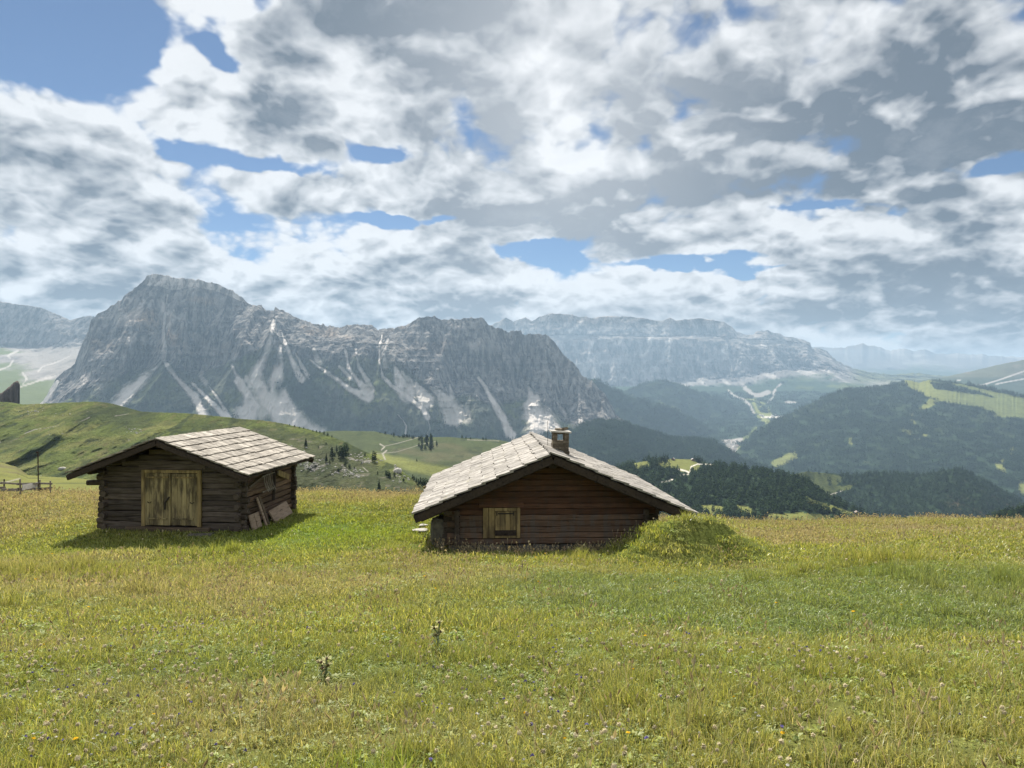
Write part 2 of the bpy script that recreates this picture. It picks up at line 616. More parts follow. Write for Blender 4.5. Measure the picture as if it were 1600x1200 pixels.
L.build("mountain", terrain_mat("pale_cliff", 0.003, 0.010, 0.30, 1.0, 60, (1, 1, 0.45), rock=True), col, (1 - bench * .7) * (1 - low * .8))

# valley floor that climbs towards the pass
L = Layer(900, 1560, 2.0, [(flat(604), flat(10400)), (flat(625), flat(9200)), (flat(655), flat(8000)), (flat(690), flat(6200)), (flat(722), flat(5100)), (flat(770), flat(3900))], [16, 30, 40, 40, 12], 23,
          [60, 60, 40, 10, 10, 10], 500)
VALLEY = L
f = fbm(L.X / 160, L.D / 160, 0, 5, 8)
col = np.broadcast_to(FOREST * 1.3, L.px.shape + (3,)).copy()
for line, wd, c in VAL_LINES + [([(1187, 650), (1193, 655), (1200, 660), (1198, 664)], 5, MEADOWL), ([(1190, 652), (1215, 652)], 2, PATHC), ([(1182, 668), (1174, 677), (1164, 685), (1158, 690)], 2.4, MEADOW),
                                ([(1130, 690), (1158, 688)], 4, SCREE * .6), ([(1140, 694), (1148, 704), (1152, 712)], 7, SCREE * .55), ([(1160, 704), (1178, 703)], 9, MEADOWL * 1.1),
                                ([(1160, 712), (1175, 715), (1200, 720)], 6, SCREE * .45), ([(1205, 722), (1235, 712), (1243, 708)], 8, MEADOWL), ([(1215, 728), (1235, 720)], 6, MEADOW)]:
    dd, _ = polydist(L.px, L.py, line)
    col = cmix(col, c, 1 - sstep(dd + f * 2.0, wd * .6, wd * 1.1))
vforest = 1 - np.clip((col.max(-1) - .055) / .03, 0, 1)
L.build("valley", terrain_mat("valley_floor", 0.006, 0.03, 0.3, 0.5, 8), col)

forest_jobs = []
VF = (VALLEY, 4200, vforest * (VALLEY.py > 612) * (VALLEY.px > 1020) * (VALLEY.px < 1300) * (VALLEY.py < 735), 'clump', 1.3)
# wooded ridges at the foot of the pale massif
M_RIDGE = terrain_mat("wooded_ridge", 0.012, 0.05, 0.4, 1.0, 14)
for crest, dd0, dd1, u0, u1, sd in [([(930, 640), (977, 610), (1012, 598), (1036, 594), (1061, 599.5), (1096, 613.5), (1131, 624), (1162, 638), (1190, 655), (1215, 672)], 8600, 6900, 930, 1210, 31),
                                    ([(880, 600), (928, 592), (956, 606), (987, 620), (1026, 631), (1057, 641), (1092, 659), (1117, 676), (1135, 692), (1150, 706)], 6800, 5700, 880, 1150, 37)]:
    L = Layer(u0, u1, 1.2, [(crest, flat(dd0)), ([(p, y + 50) for p, y in crest], flat((dd0 + dd1) / 2 + 100)), ([(p, y + 120) for p, y in crest], flat(dd1))], [34, 20], sd, [30, 90, 60], 420, jag=1.0, jagf=.25, dspur=90, sspur=700)
    f = fbm(L.X / 260, L.D / 260, L.Z / 260, 5, sd)
    col = np.broadcast_to(FOREST * 1.15, L.px.shape + (3,)).copy()
    col = cmix(col, FORESTL, sstep(f, 0.2, 0.6))
    col = cmix(col, MEADOW, sstep(fbm(L.X / 120, L.D / 120, 0, 4, sd + 5), 0.46, 0.6) * .7)
    L.build("wooded_ridge", M_RIDGE, col)
    forest_jobs.append((L, 2600, np.ones(L.px.shape), 'clump', 1.5))

# brown alpine slope and wooded mountain across the valley
BRPY = [(1380, 603), (1472, 590), (1506, 582.5), (1553, 571.6), (1600, 562), (1680, 548), (1760, 545)]
L = Layer(1400, 1740, 2.0, [(BRPY, flat(9300)), (flat(600), flat(8600)), (flat(640), flat(7600))], [30, 16], 41, [10, 60, 40], 500, jag=.8, dspur=80, sspur=700, ext=(0, 700))
f = fbm(L.X / 200, L.D / 200, L.Z / 100, 5, 42)
col = np.broadcast_to(np.array([0.10, 0.10, 0.06]), L.px.shape + (3,)).copy()
col = cmix(col, (0.17, 0.14, 0.10), sstep(f, -.1, .4))
col = cmix(col, FOREST * 1.3, sstep(L.py + f * 8, 586, 594) * .8)
for line, wd in [([(1530, 603), (1560, 594), (1600, 580)], 1.4), ([(1556, 600), (1600, 592)], 1.2), ([(1496, 594), (1500, 594)], 1.2)]:
    dd, _ = polydist(L.px, L.py, line)
    col = cmix(col, SCREE * .8, 1 - sstep(dd, wd * .5, wd))
L.build("mountain", terrain_mat("brown_alp", 0.004, 0.02, 0.3, 0.5, 12), col)

RPY = [(1120, 735), (1150, 705), (1159, 695), (1194, 664), (1231, 648), (1262, 632.5), (1294, 617), (1325, 607.5), (1356, 606), (1397, 600), (1416, 593.4), (1437, 598), (1453, 593.4), (1490, 596.6), (1537, 604), (1600, 618), (1680, 636), (1760, 660)]
RD = [(1120, 5300), (1231, 5900), (1325, 6200), (1416, 6400), (1600, 5600), (1760, 5200)]
RM = [(1120, 742), (1160, 712), (1231, 690), (1325, 662), (1416, 655), (1500, 665), (1600, 690), (1760, 720)]
RMD = [(1120, 5200), (1231, 5300), (1325, 5300), (1416, 5300), (1600, 4700), (1760, 4400)]
L = Layer(1130, 1720, 1.2, [(RPY, RD), (RM, RMD), (flat(745), [(1120, 4700), (1400, 4100), (1760, 3600)]), (flat(830), flat(3200))], [60, 60, 8], 47, [14, 60, 60, 30], 420, jag=1.0, jagf=.3, dspur=80, sspur=800, ext=(0, 700))
f = fbm(L.X / 150, L.D / 150, L.Z / 150, 5, 48)
g = fbm(L.X / 420, L.D / 420, L.Z / 420, 4, 49)
col = np.broadcast_to(FOREST * 1.2, L.px.shape + (3,)).copy()
col = cmix(col, FORESTL * .9, sstep(g, 0.0, .5) * .8)
mead = np.zeros(L.px.shape)
wob = f * 7
for poly in [[(1408, 590), (1440, 590), (1465, 597), (1500, 599), (1600, 622), (1760, 665), (1760, 700), (1600, 653), (1552, 651), (1545, 640), (1515, 634), (1470, 627), (1452, 622), (1432, 612), (1418, 603)],
             [(1452, 622), (1466, 627), (1458, 634), (1444, 640), (1437, 638)], [(1420, 648), (1428, 644), (1427, 654), (1432, 662), (1426, 664)], [(1554, 722), (1569, 716), (1572, 742), (1562, 742)],
             [(1578, 700), (1584, 697), (1583, 711), (1577, 711)], [(1590, 749), (1605, 752), (1610, 780), (1592, 770)], [(1327, 684), (1331, 683), (1332, 696), (1327, 693)],
             [(1203, 722), (1216, 714), (1245, 705), (1246, 715), (1232, 724), (1212, 732)]]:
    xs, ys = [q[0] for q in poly], [q[1] for q in poly]
    mead = np.maximum(mead, inpoly(L.px + wob * .35, L.py + wob * .25, poly).astype(float))
spots = sstep(fbm(L.X / 60, L.D / 60, 0, 3, 51), 0.25, 0.4) * np.exp(-((L.px - 1428) / 32) ** 2 - ((L.py - 681) / 9) ** 2) * 1.4
spots = spots + sstep(fbm(L.X / 60, L.D / 60, 0, 3, 52), 0.3, 0.45) * np.exp(-((L.px - 1370) / 26) ** 2 - ((L.py - 719) / 3) ** 2)
mead = np.clip(np.maximum(mead, spots), 0, 1)
col = cmix(col, MEADOWL * .9, mead)
far_alp = mead * (L.py < 655) * sstep(L.px, 1440, 1520)
col = cmix(col, (0.13, 0.15, 0.055), far_alp * .8)
dk = inpoly(L.px + wob, L.py + wob * .5, [(1452, 596), (1500, 603), (1530, 612), (1560, 622), (1500, 612), (1460, 606)]).astype(float)
col = cmix(col, FOREST * 1.3, dk)
mead = mead * (1 - dk)
L.build("wooded_mountain", terrain_mat("wooded_slope", 0.012, 0.06, 0.45, 1.0, 12), col)
forest_jobs.append((L, 9000, (1 - mead) * (L.px > 1160), 'clump', 1.25))

# ------------------------------------------------------------------ the rocky massif on the left
LBPY = [(-160, 455), (-60, 466), (0, 471), (19, 474.7), (48, 477.8), (64, 481), (75, 485.6), (94, 493), (109, 500.6), (117, 498), (137, 493.4), (147, 495), (170, 505), (240, 540)]
L = Layer(-150, 220, 1.3, [(LBPY, flat(7200)), ([(-160, 535), (0, 541), (60, 545), (110, 534), (240, 545)], flat(6900)), ([(-160, 590), (0, 580), (130, 588), (240, 600)], flat(5600)), (flat(645), flat(4300)), (flat(700), flat(3600))], [60, 30, 24, 8], 61,
          [20, 150, 30, 30, 20], 420, jag=1.6, jagf=.2, dspur=120, sspur=700, ext=(900, 0))
f = fbm(L.X / 200, L.D / 200, L.Z / 400, 5, 62, .6)
g = fbm(L.X / 330, L.D / 330, 0, 4, 63)
col = np.broadcast_to(ROCK, L.px.shape + (3,)).copy()
col = cmix(col, ROCKL, sstep(f, 0.1, .6) * .6)
foot = sstep(L.py + f * 5, 536, 543)
col = cmix(col, SCREE * .5, foot)
col = cmix(col, SCREE * .3, foot * sstep(fbm(L.X / 60, L.D / 160, 0, 4, 66), 0, .4) * .7)
gm = sstep(g + (L.py - 560) / 60 - (L.px - 50) / 160, 0.0, 0.4) * foot * (1 - sstep(L.px, 70, 110))
col = cmix(col, MEADOW * .95, gm)
for line, wd in [([(0, 578), (15, 572), (20, 563), (12, 556), (28, 548)], 2), ([(60, 580), (66, 573), (82, 568), (95, 563), (110, 556)], 1.8), ([(35, 582), (42, 592), (36, 600)], 1.5), ([(30, 605), (70, 592), (110, 580)], 2.2)]:
    dd, _ = polydist(L.px, L.py, line)
    col = cmix(col, SCREE * .8, (1 - sstep(dd + f * 2.0, wd * .3, wd)) * .8)
L.build("mountain", terrain_mat("left_ridge_rock", 0.005, 0.020, 0.3, 1.0, 45, (1, 1, 0.5), rock=True), col, 1 - foot)

MPY = [(-160, 820), (0, 690), (68, 626), (89, 590), (94, 585), (117, 568), (120, 557), (132, 529), (139, 514), (142, 501), (153, 490), (165, 484), (181, 475), (200, 460), (215, 448), (222, 443), (229, 432), (240, 428), (259, 431),
       (281, 435.6), (312, 440), (337, 443), (353, 451), (372, 460), (390, 475), (403, 480), (409, 479), (411, 484), (422, 485.6), (428, 486), (430, 481.6), (443, 487), (462, 495), (487, 507), (500, 508), (505, 505.7), (509, 510),
       (529, 512), (550, 508), (580, 507.6), (591, 515.5), (621, 512.5), (640, 507), (655, 497.5), (677, 495), (690, 501), (715, 499), (737, 497.5), (756, 498.6), (763, 507), (775, 512.5), (793, 518), (814, 516), (816, 523), (835, 522.6),
       (855, 524.5), (868, 537), (883, 558), (898, 568), (908, 585), (925, 595), (943, 613), (955, 632), (962, 647), (985, 664), (1000, 676), (1060, 715), (1120, 770)]
MD = [(-160, 4300), (68, 4450), (240, 4750), (400, 4850), (600, 5050), (760, 5150), (860, 5300), (1000, 5000), (1120, 4800)]
MCF = [(-160, 830), (0, 705), (68, 645), (95, 618), (130, 600), (170, 585), (220, 572), (255, 562), (300, 578), (345, 570), (385, 545), (425, 528), (470, 545), (520, 560), (560, 556), (600, 548), (640, 575), (690, 606), (740, 612), (790, 625), (830, 612), (870, 640), (920, 662), (960, 676), (1000, 695), (1120, 775)]
MCD = [(-160, 4200), (68, 4250), (240, 4480), (400, 4600), (600, 4800), (760, 4850), (860, 5000), (1000, 4800), (1120, 4650)]
MFT = [(-160, 860), (0, 740), (100, 668), (200, 662), (300, 668), (400, 680), (500, 695), (600, 700), (700, 705), (800, 712), (900, 722), (1000, 735), (1120, 800)]
MFD = [(-160, 3800), (68, 3850), (240, 3900), (400, 3980), (600, 4150), (760, 4250), (1000, 4250), (1120, 4100)]
L = Layer(-120, 1090, 0.85, [(MPY, MD), (MCF, MCD), (MFT, MFD), ([(p, y + 70) for p, y in MFT], [(p, d - 700) for p, d in MFD])], [150, 100, 10], 71, [26, 130, 30, 20], 250, jag=3.6, jagf=.19, dspur=270, sspur=330, power=[0.9, 1, 1], crag=46)
MASSIF = L
cf = np.interp(L.px, np.array(MCF)[:, 0], np.array(MCF)[:, 1])
sk = np.interp(L.px, np.array(MPY)[:, 0], np.array(MPY)[:, 1])
f = fbm(L.X / 90, L.D / 90, L.Z / 260, 6, 72, .6)
g = fbm(L.X / 260, L.D / 260, L.Z / 200, 5, 73, .55)
s = fbm(L.X / 500, L.D / 500, L.Z / 38, 4, 74, .6)
col = np.broadcast_to(ROCK * 1.0, L.px.shape + (3,)).copy()
col = cmix(col, ROCKL, sstep(f, 0.0, .5) * .6)
col = cmix(col, ROCK * .55, sstep(-f, 0.05, .5) * .6)
col = cmix(col, (0.33, 0.24, 0.17), sstep(g, 0.05, .4) * sstep(-L.py, -570, -505) * .75)
col = cmix(col, ROCKL * .9, sstep(s, 0.2, .6) * .35)
# pale summit slab that tilts away on the highest top
summ = inpoly(L.px + f * 5, L.py + f * 5, [(222, 444), (229, 430), (240, 424), (300, 434), (340, 440), (375, 459), (395, 478), (372, 468), (340, 455), (305, 449), (270, 454), (245, 446)]).astype(float)
col = cmix(col, SCREE * .85, summ * .9)
low = sstep(L.py + g * 16 + f * 6, cf + 2, cf + 14)
col = cmix(col, (0.085, 0.095, 0.055), low * .85)
wood = sstep(L.py + g * 20 + f * 10, np.interp(L.px, [0, 250, 340, 430, 480, 560, 640, 700, 800, 900, 1000], [640, 612, 620, 640, 585, 618, 640, 645, 660, 690, 690]), np.interp(L.px, [0, 1000], [655, 705]) + 6)
wood = np.maximum(wood, (np.exp(-((L.px - 470) / 40) ** 4 - ((L.py - 615) / 34) ** 4) * .9))
col = cmix(col, FOREST * 1.35, wood)
col = cmix(col, MEADOW * .9, sstep(fbm(L.X / 110, L.D / 110, 0, 4, 77), .1, .4) * low * (1 - wood) * .8)
for cx, cy, rx, ry in [(600, 600, 24, 28), (565, 600, 12, 16), (250, 615, 40, 30), (515, 592, 18, 10)]:
    col = cmix(col, MEADOW * .85, np.exp(-((L.px - cx) / rx) ** 2 - ((L.py - cy) / ry) ** 2) * .75)
SCR = [([(262, 460), (258, 490), (255, 520), (258, 545), (255, 562)], 2, 6, .8), ([(255, 562), (240, 578), (222, 594), (200, 612), (186, 632), (176, 650)], 3, 22, 1), ([(256, 563), (272, 585), (290, 606), (304, 618), (311, 634), (318, 652)], 5, 13, 1),
       ([(300, 598), (316, 614), (336, 634), (352, 650), (366, 662)], 4, 10, 1), ([(322, 598), (338, 618), (352, 642)], 2, 4, .8), ([(318, 572), (314, 588), (322, 598)], 5, 8, .6), ([(362, 570), (372, 592), (390, 622), (392, 636), (384, 660)], 4, 26, 1),
       ([(428, 500), (424, 524), (416, 552), (404, 578), (400, 596), (412, 614), (432, 640), (462, 668), (490, 690)], 6, 30, 1), ([(438, 540), (436, 570), (428, 600), (436, 630), (456, 656)], 6, 26, 1), ([(385, 590), (400, 612), (408, 640)], 8, 22, .8),
       ([(440, 520), (452, 552), (466, 584), (472, 592)], 3, 9, .9), ([(462, 552), (474, 576), (482, 588)], 2, 6, .9), ([(485, 562), (505, 578), (526, 592), (548, 608), (574, 622)], 4, 9, 1), ([(490, 545), (498, 566)], 6, 10, .7),
       ([(540, 548), (545, 575), (556, 592), (570, 606), (578, 618)], 4, 10, 1), ([(556, 545), (560, 572), (574, 594), (580, 612)], 3, 7, .9), ([(530, 572), (548, 590)], 5, 8, .8),
       ([(597, 524), (593, 540), (593, 562), (598, 588), (612, 602), (630, 614), (648, 628), (662, 640), (668, 652)], 3, 6, 1), ([(606, 530), (600, 552), (602, 572)], 4, 8, .7), ([(616, 572), (624, 592), (636, 612)], 6, 20, .9), ([(628, 580), (640, 600)], 5, 10, .7),
       ([(650, 598), (656, 612), (664, 626)], 5, 17, .9), ([(674, 606), (690, 616), (700, 632), (712, 648)], 5, 24, .85), ([(702, 600), (706, 620)], 3, 8, .7), ([(748, 590), (758, 604), (770, 628), (786, 654), (800, 682)], 4, 10, 1), ([(735, 618), (728, 640), (730, 655)], 6, 12, .5),
       ([(826, 605), (832, 622), (838, 644), (846, 668), (852, 690)], 6, 46, 1), ([(868, 625), (885, 650)], 2, 6, .5), ([(905, 655), (915, 672), (930, 690)], 6, 20, .9), ([(940, 655), (952, 672), (962, 686)], 3, 8, .8), ([(965, 678), (992, 690)], 2, 4, .7),
       ([(622, 648), (630, 657), (635, 666), (633, 682)], 1.4, 1.8, 1), ([(90, 596), (70, 616), (46, 640)], 5, 34, .8), ([(225, 470), (215, 490), (190, 500)], 8, 16, .35), ([(250, 470), (262, 500)], 10, 18, .4), ([(205, 520), (190, 560), (150, 610)], 5, 14, .35),
       ([(118, 640), (124, 610), (136, 585)], 4, 10, .5), ([(240, 520), (225, 530)], 6, 10, .3), ([(300, 520), (330, 545)], 8, 14, .3), ([(668, 652), (672, 668), (668, 680)], 1.2, 2, .6)]
scm = np.zeros(L.px.shape)
for line, w0, w1, st in SCR:
    dd, tt = polydist(L.px, L.py, line)
    wd = lerp(w0 * .6, w1 * .85, tt)
    m = (1 - sstep(dd + f * (1.2 + wd * .55) + 0.6 * s, wd * .55, wd * 1.15)) * st
    scm = np.maximum(scm, m)
streak = fbm(L.X / 26, L.Z / 200, 0, 3, 78)
for cx, cy, rx, ry in [(434, 606, 6, 12), (428, 560, 8, 10)]:
    scm = scm * (1 - .8 * np.exp(-((L.px - cx) / rx) ** 2 - ((L.py - cy) / ry) ** 2))
col = cmix(col, SCREE * 1.12, np.clip(scm * (0.9 + .35 * streak), 0, 1))
L.build("mountain", terrain_mat("grey_limestone", 0.008, 0.030, 0.30, 1.0, 42, (1, 1, 0.5), rock=True), col, (1 - scm) * (1 - wood * .6) * (1 - low * .35))
forest_jobs.append((L, 5200, wood * (1 - np.clip(scm * 1.5, 0, 1)) * (L.py < 720) * (L.py > 560), 'clump', 1.0))

# wooded shoulder below the massif
SHPY = [(700, 700), (800, 690), (900, 668), (940, 655), (970, 657), (1005, 671), (1040, 680), (1064, 684), (1096, 683.5), (1120, 690), (1138, 703), (1155, 715), (1180, 724), (1215, 736), (1280, 760)]
L = Layer(690, 1270, 1.3, [(SHPY, [(700, 3700), (940, 4100), (1100, 4300), (1280, 4000)]), ([(p, y + 45) for p, y in SHPY], [(700, 3300), (1100, 3700), (1280, 3600)]), (flat(790), flat(2900))], [44, 20], 83, [20, 60, 40], 300, jag=1.0, jagf=.3, dspur=60, sspur=500)
f = fbm(L.X / 120, L.D / 120, 0, 4, 84)
col = np.broadcast_to(FOREST * 1.1, L.px.shape + (3,)).copy()
col = cmix(col, FORESTL, sstep(f, .25, .6))
L.build("wooded_ridge", M_RIDGE, col)
forest_jobs.append((L, 5200, np.ones(L.px.shape) * (L.py < 760), 'clump', 1.0))

# dark wooded hill on the right and the wooded corner in front of it
H4PY = [(1180, 760), (1215, 744), (1230, 740), (1262, 733), (1300, 736), (1340, 739), (1380, 735), (1420, 738), (1450, 737), (1490, 729), (1510, 733), (1535, 746), (1570, 765), (1600, 782), (1660, 806), (1720, 830)]
L = Layer(1190, 1720, 1.3, [([(p, y + 3) for p, y in H4PY], [(1180, 2300), (1400, 2600), (1720, 2500)]), ([(p, max(y + 30, 775)) for p, y in H4PY], flat(2330)), (flat(850), flat(1900))], [50, 26], 89, [12, 36, 24], 190, jag=.8, jagf=.3, dspur=30, sspur=300, ext=(0, 700))
f = fbm(L.X / 70, L.D / 70, 0, 4, 90)
col = np.broadcast_to(FOREST * 1.1, L.px.shape + (3,)).copy()
col = cmix(col, (0.075, 0.05, 0.03), sstep(f, .1, .5) * sstep(L.px, 1430, 1520) * .7)
clr = inpoly(L.px + f * 9, L.py + f * 5, [(1225, 742), (1262, 737), (1300, 739), (1318, 745), (1300, 756), (1342, 756), (1318, 768), (1300, 776), (1285, 778), (1268, 768)]).astype(float)
col = cmix(col, MEADOW * .75, clr)
dd, _ = polydist(L.px, L.py, [(1284, 776), (1300, 772), (1316, 767)])
col = cmix(col, PATHC * .8, 1 - sstep(dd, .5, 1.1))
L.build("wooded_hill", terrain_mat("wooded_hill_ground", 0.03, 0.12, 0.4, .8, 5), col)
forest_jobs.append((L, 7000, (1 - clr * .93) * (L.py < 835), 'single', 1.0))

H5PY = [(1480, 850), (1530, 822), (1560, 806), (1600, 797), (1660, 788), (1740, 780)]
L = Layer(1490, 1730, 2.0, [(H5PY, flat(1000)), (flat(870), flat(850))], [30], 93, [5, 14], 90, dspur=12, sspur=120, ext=(0, 700))
col = np.broadcast_to(FOREST * 1.1, L.px.shape + (3,)).copy()
L.build("wooded_hill", terrain_mat("corner_hill_ground", 0.06, 0.3, 0.4, .8, 2), col)
forest_jobs.append((L, 900, np.ones(L.px.shape) * (L.py < 850), 'single', .8))

# wooded nose behind the right-hand hut, with two clearings
H3PY = [(880, 750), (950, 738), (985, 724), (1005, 721), (1045, 717), (1085, 718), (1120, 727), (1165, 732), (1220, 740), (1260, 752), (1290, 775), (1320, 788), (1360, 806), (1400, 820), (1460, 838)]
L = Layer(890, 1450, 1.1, [(H3PY, [(880, 1500), (1100, 1600), (1300, 1350), (1460, 1200)]), ([(p, max(y + 35, 790)) for p, y in H3PY], [(880, 1250), (1200, 1180), (1460, 1060)]), (flat(850), flat(950))], [70, 30], 97, [5, 16, 10], 120, dspur=14, sspur=160)
NOSE = L
f = fbm(L.X / 40, L.D / 40, 0, 4, 98)
col = np.broadcast_to(FOREST * 1.2, L.px.shape + (3,)).copy()
col = cmix(col, FORESTL, sstep(f, .1, .5) * .7)
clr = np.zeros(L.px.shape)
for poly in [[(990, 724), (1012, 720), (1017, 730), (995, 733)], [(1028, 727), (1046, 717), (1084, 718), (1094, 727), (1088, 738), (1066, 738), (1046, 733)], [(1096, 790), (1118, 787), (1132, 792), (1130, 802), (1100, 803)],
             [(1150, 788), (1166, 790), (1182, 800), (1160, 806)], [(1200, 803), (1245, 800), (1300, 806), (1300, 822), (1200, 818)], [(1250, 770), (1275, 782), (1310, 792), (1350, 806), (1345, 812), (1300, 800), (1262, 786)]]:
    clr = np.maximum(clr, inpoly(L.px + f * 5, L.py + f * 3, poly).astype(float))
col = cmix(col, MEADOWL * .8, clr)
for line, wd in [([(1034, 753), (1043, 752), (1051, 749)], 1.2), ([(1078, 738), (1080, 729), (1090, 725), (1115, 726)], 1.0), ([(1060, 733), (1072, 736), (1078, 739)], 1.4), ([(1062, 742), (1076, 741)], 1.0)]:
    dd, _ = polydist(L.px, L.py, line)
    clr = np.maximum(clr, (dd < 3).astype(float))
    col = cmix(col, PATHC, 1 - sstep(dd, wd * .6, wd * 1.1))
L.build("wooded_hill", terrain_mat("nose_ground", 0.05, 0.25, 0.4, .7, 2), col)
forest_jobs.append((L, 5200, (1 - clr) * (L.py < 832), 'single', .92))

# darker grassy knoll in the middle distance
KPY = [(440, 690), (470, 680), (510, 674), (531, 673), (554, 673.3), (586, 674), (599, 677), (619, 681), (643, 683), (667, 683), (700, 682.6), (775, 687), (805, 692), (850, 704), (900, 724), (960, 748), (1010, 775), (1040, 800)]
L = Layer(440, 1040, 1.2, [(KPY, flat(1350)), ([(p, max(y + 22, 720)) for p, y in KPY], flat(1130)), (flat(830), flat(900))], [44, 30], 101, [4, 14, 10], 130, dspur=10, sspur=150, jag=.3)
KNOLL = L
f = fbm(L.X / 60, L.D / 60, 0, 5, 102)
col = np.broadcast_to(np.array([0.060, 0.075, 0.030]), L.px.shape + (3,)).copy()
col = cmix(col, (0.085, 0.085, 0.042), sstep(f, 0, .5))
col = cmix(col, (0.035, 0.048, 0.022), sstep(fbm(L.X / 18, L.D / 40, 0, 4, 103), .2, .5) * .7)
dd, _ = polydist(L.px, L.py, [(585, 716), (620, 722), (660, 731), (720, 745)])
col = cmix(col, MEADOWL * .95, (1 - sstep(dd + f * 4, 4, 13)) * .9)
for line, wd in [([(594, 694), (601, 698), (596, 703)], 1.5), ([(604, 704), (598, 709), (600, 714), (602, 718)], 1.7), ([(601, 697), (620, 693), (645, 686), (660, 681)], .9), ([(588, 709), (620, 706), (640, 700), (655, 695), (680, 690)], .8), ([(730, 687), (780, 689)], .9)]:
    dd, _ = polydist(L.px, L.py, line)
    col = cmix(col, PATHC * .55, (1 - sstep(dd, wd * .35, wd * .9)) * min(1, wd * .55))
L.build("grassy_hill", terrain_mat("knoll_grass", 0.04, 0.25, 0.45, .9, 3), col)

# green hillside behind the barn
HPY = [(-200, 622), (-60, 627), (0, 628), (13, 628), (27, 630.4), (37, 632), (73, 630.4), (103, 629), (128, 628), (152, 627.3), (170, 629.5), (192, 635), (220, 643), (238, 644), (289, 645.5), (355, 652), (382, 655), (410, 656.5), (440, 661),
       (472, 668), (505, 676.6), (529, 686), (544, 692), (562, 702), (581, 710), (594, 719), (619, 728), (635, 741), (651, 752), (700, 785), (760, 830)]
HD = [(-200, 760), (0, 700), (300, 600), (520, 520), (650, 440), (760, 400)]
L = Layer(-180, 740, 1.1, [(HPY, HD), ([(-200, 690), (0, 694), (200, 700), (400, 712), (520, 730), (620, 752), (700, 795), (760, 840)], [(-200, 600), (0, 570), (300, 510), (520, 450), (650, 410), (760, 380)]),
                          ([(-200, 780), (600, 790), (760, 850)], [(-200, 460), (300, 430), (650, 370), (760, 350)]), (flat(900), flat(300))], [70, 60, 8], 107, [2.5, 22, 18, 8], 60, dspur=26, sspur=85, crag=3.0, jag=.5, jagf=.2, ext=(900, 0))
HILL = L
f = fbm(L.X / 22, L.D / 22, L.Z / 12, 5, 108)
g = fbm(L.X / 70, L.D / 70, 0, 4, 109)
r = fbm(L.X / 6, L.D / 6, L.Z / 4, 4, 110)
col = np.broadcast_to(np.array([0.105, 0.130, 0.034]), L.px.shape + (3,)).copy()
col = cmix(col, (0.175, 0.175, 0.058), sstep(f, -0.05, .45) * .8)
col = cmix(col, (0.050, 0.066, 0.028), sstep(-g, -0.05, .3) * .8)
f3 = fbm(L.X / 9, L.D / 22, L.Z / 9, 4, 118, .6)
col = cmix(col, (0.040, 0.055, 0.025), sstep(f3, 0.08, .4) * .75)
col = cmix(col, (0.15, 0.13, 0.06), sstep(-f3, 0.25, .55) * .6)
heath = sstep(L.px + f * 60, 330, 480) * sstep(L.py - np.interp(L.px, np.array(HPY)[:, 0], np.array(HPY)[:, 1]) + f * 6, 4, 20)
col = cmix(col, (0.072, 0.080, 0.042), heath * .8 * (1 - .5 * sstep(f3, 0, .4)))
col = cmix(col, (0.19, 0.17, 0.13), heath * sstep(r, .3, .6) * .6)
rocky = sstep(r + f * .6 + np.exp(-((L.px - 490) / 26) ** 2 - ((L.py - 730) / 13) ** 2) * .75 + np.exp(-((L.px - 545) / 26) ** 2 - ((L.py - 737) / 10) ** 2) * .6 + np.exp(-((L.px - 570) / 30) ** 2 - ((L.py - 718) / 10) ** 2) * .5
              + np.exp(-((L.px - 621) / 9) ** 2 - ((L.py - 735) / 10) ** 2) * .8 + np.exp(-((L.px - 208) / 12) ** 2 - ((L.py - 672) / 6) ** 2) * .6 + np.exp(-((L.px - 60) / 30) ** 2 - ((L.py - 645) / 6) ** 2) * .35, .72, .95)
col = cmix(col, (0.27, 0.25, 0.22), rocky * .85)
for line, wd in [([(15, 690), (30, 684), (40, 677), (55, 671), (72, 669), (92, 665)], .9), ([(122, 660), (132, 656), (140, 652)], .8), ([(440, 712), (470, 720)], .6), ([(565, 728), (575, 737)], .8), ([(440, 762), (452, 758), (518, 755), (560, 742)], .5), ([(180, 650), (205, 646)], .6)]:
    dd, _ = polydist(L.px, L.py, line)
    col = cmix(col, PATHC * .45, (1 - sstep(dd + f * 1.2, wd * .3, wd)) * sstep(f3, -.45, -.1))
L.build("grassy_hill", terrain_mat("hill_grass", 0.10, 0.6, 0.7, 1.0, 4.5), col)

# lower pasture just beyond the crest on the left, with a bank of bare earth
TPY = [(-220, 708), (-60, 716), (0, 722), (25, 729), (44, 742), (60, 744), (120, 747), (165, 752), (230, 764), (330, 778), (420, 795)]
L = Layer(-200, 400, 1.6, [(TPY, [(-220, 150), (0, 135), (60, 118), (200, 100), (420, 90)]), (flat(772), flat(72)), (flat(830), flat(48))], [44, 14], 113, [.3, 1.3, .6], 11, jag=.5, jagf=.2, ext=(900, 0))
f = fbm(L.X / 5, L.D / 5, 0, 5, 114)
col = np.broadcast_to(np.array([0.15, 0.155, 0.045]), L.px.shape + (3,)).copy()
col = cmix(col, (0.09, 0.10, 0.035), sstep(f, .05, .5))
earth = inpoly(L.px + f * 5, L.py + f * 2, [(-220, 700), (0, 718), (26, 727), (46, 742), (0, 741), (-220, 738)]).astype(float)
col = cmix(col, (0.10, 0.085, 0.052), earth * .6 * sstep(f, -.5, .2))
dd, _ = polydist(L.px, L.py, [(0, 756), (15, 752), (30, 748)])
col = cmix(col, PATHC * .5, (1 - sstep(dd, .5, 1.4)) * .6)
L.build("pasture", terrain_mat("pasture_grass", 0.4, 3.0, 0.35, .8, .25), col)

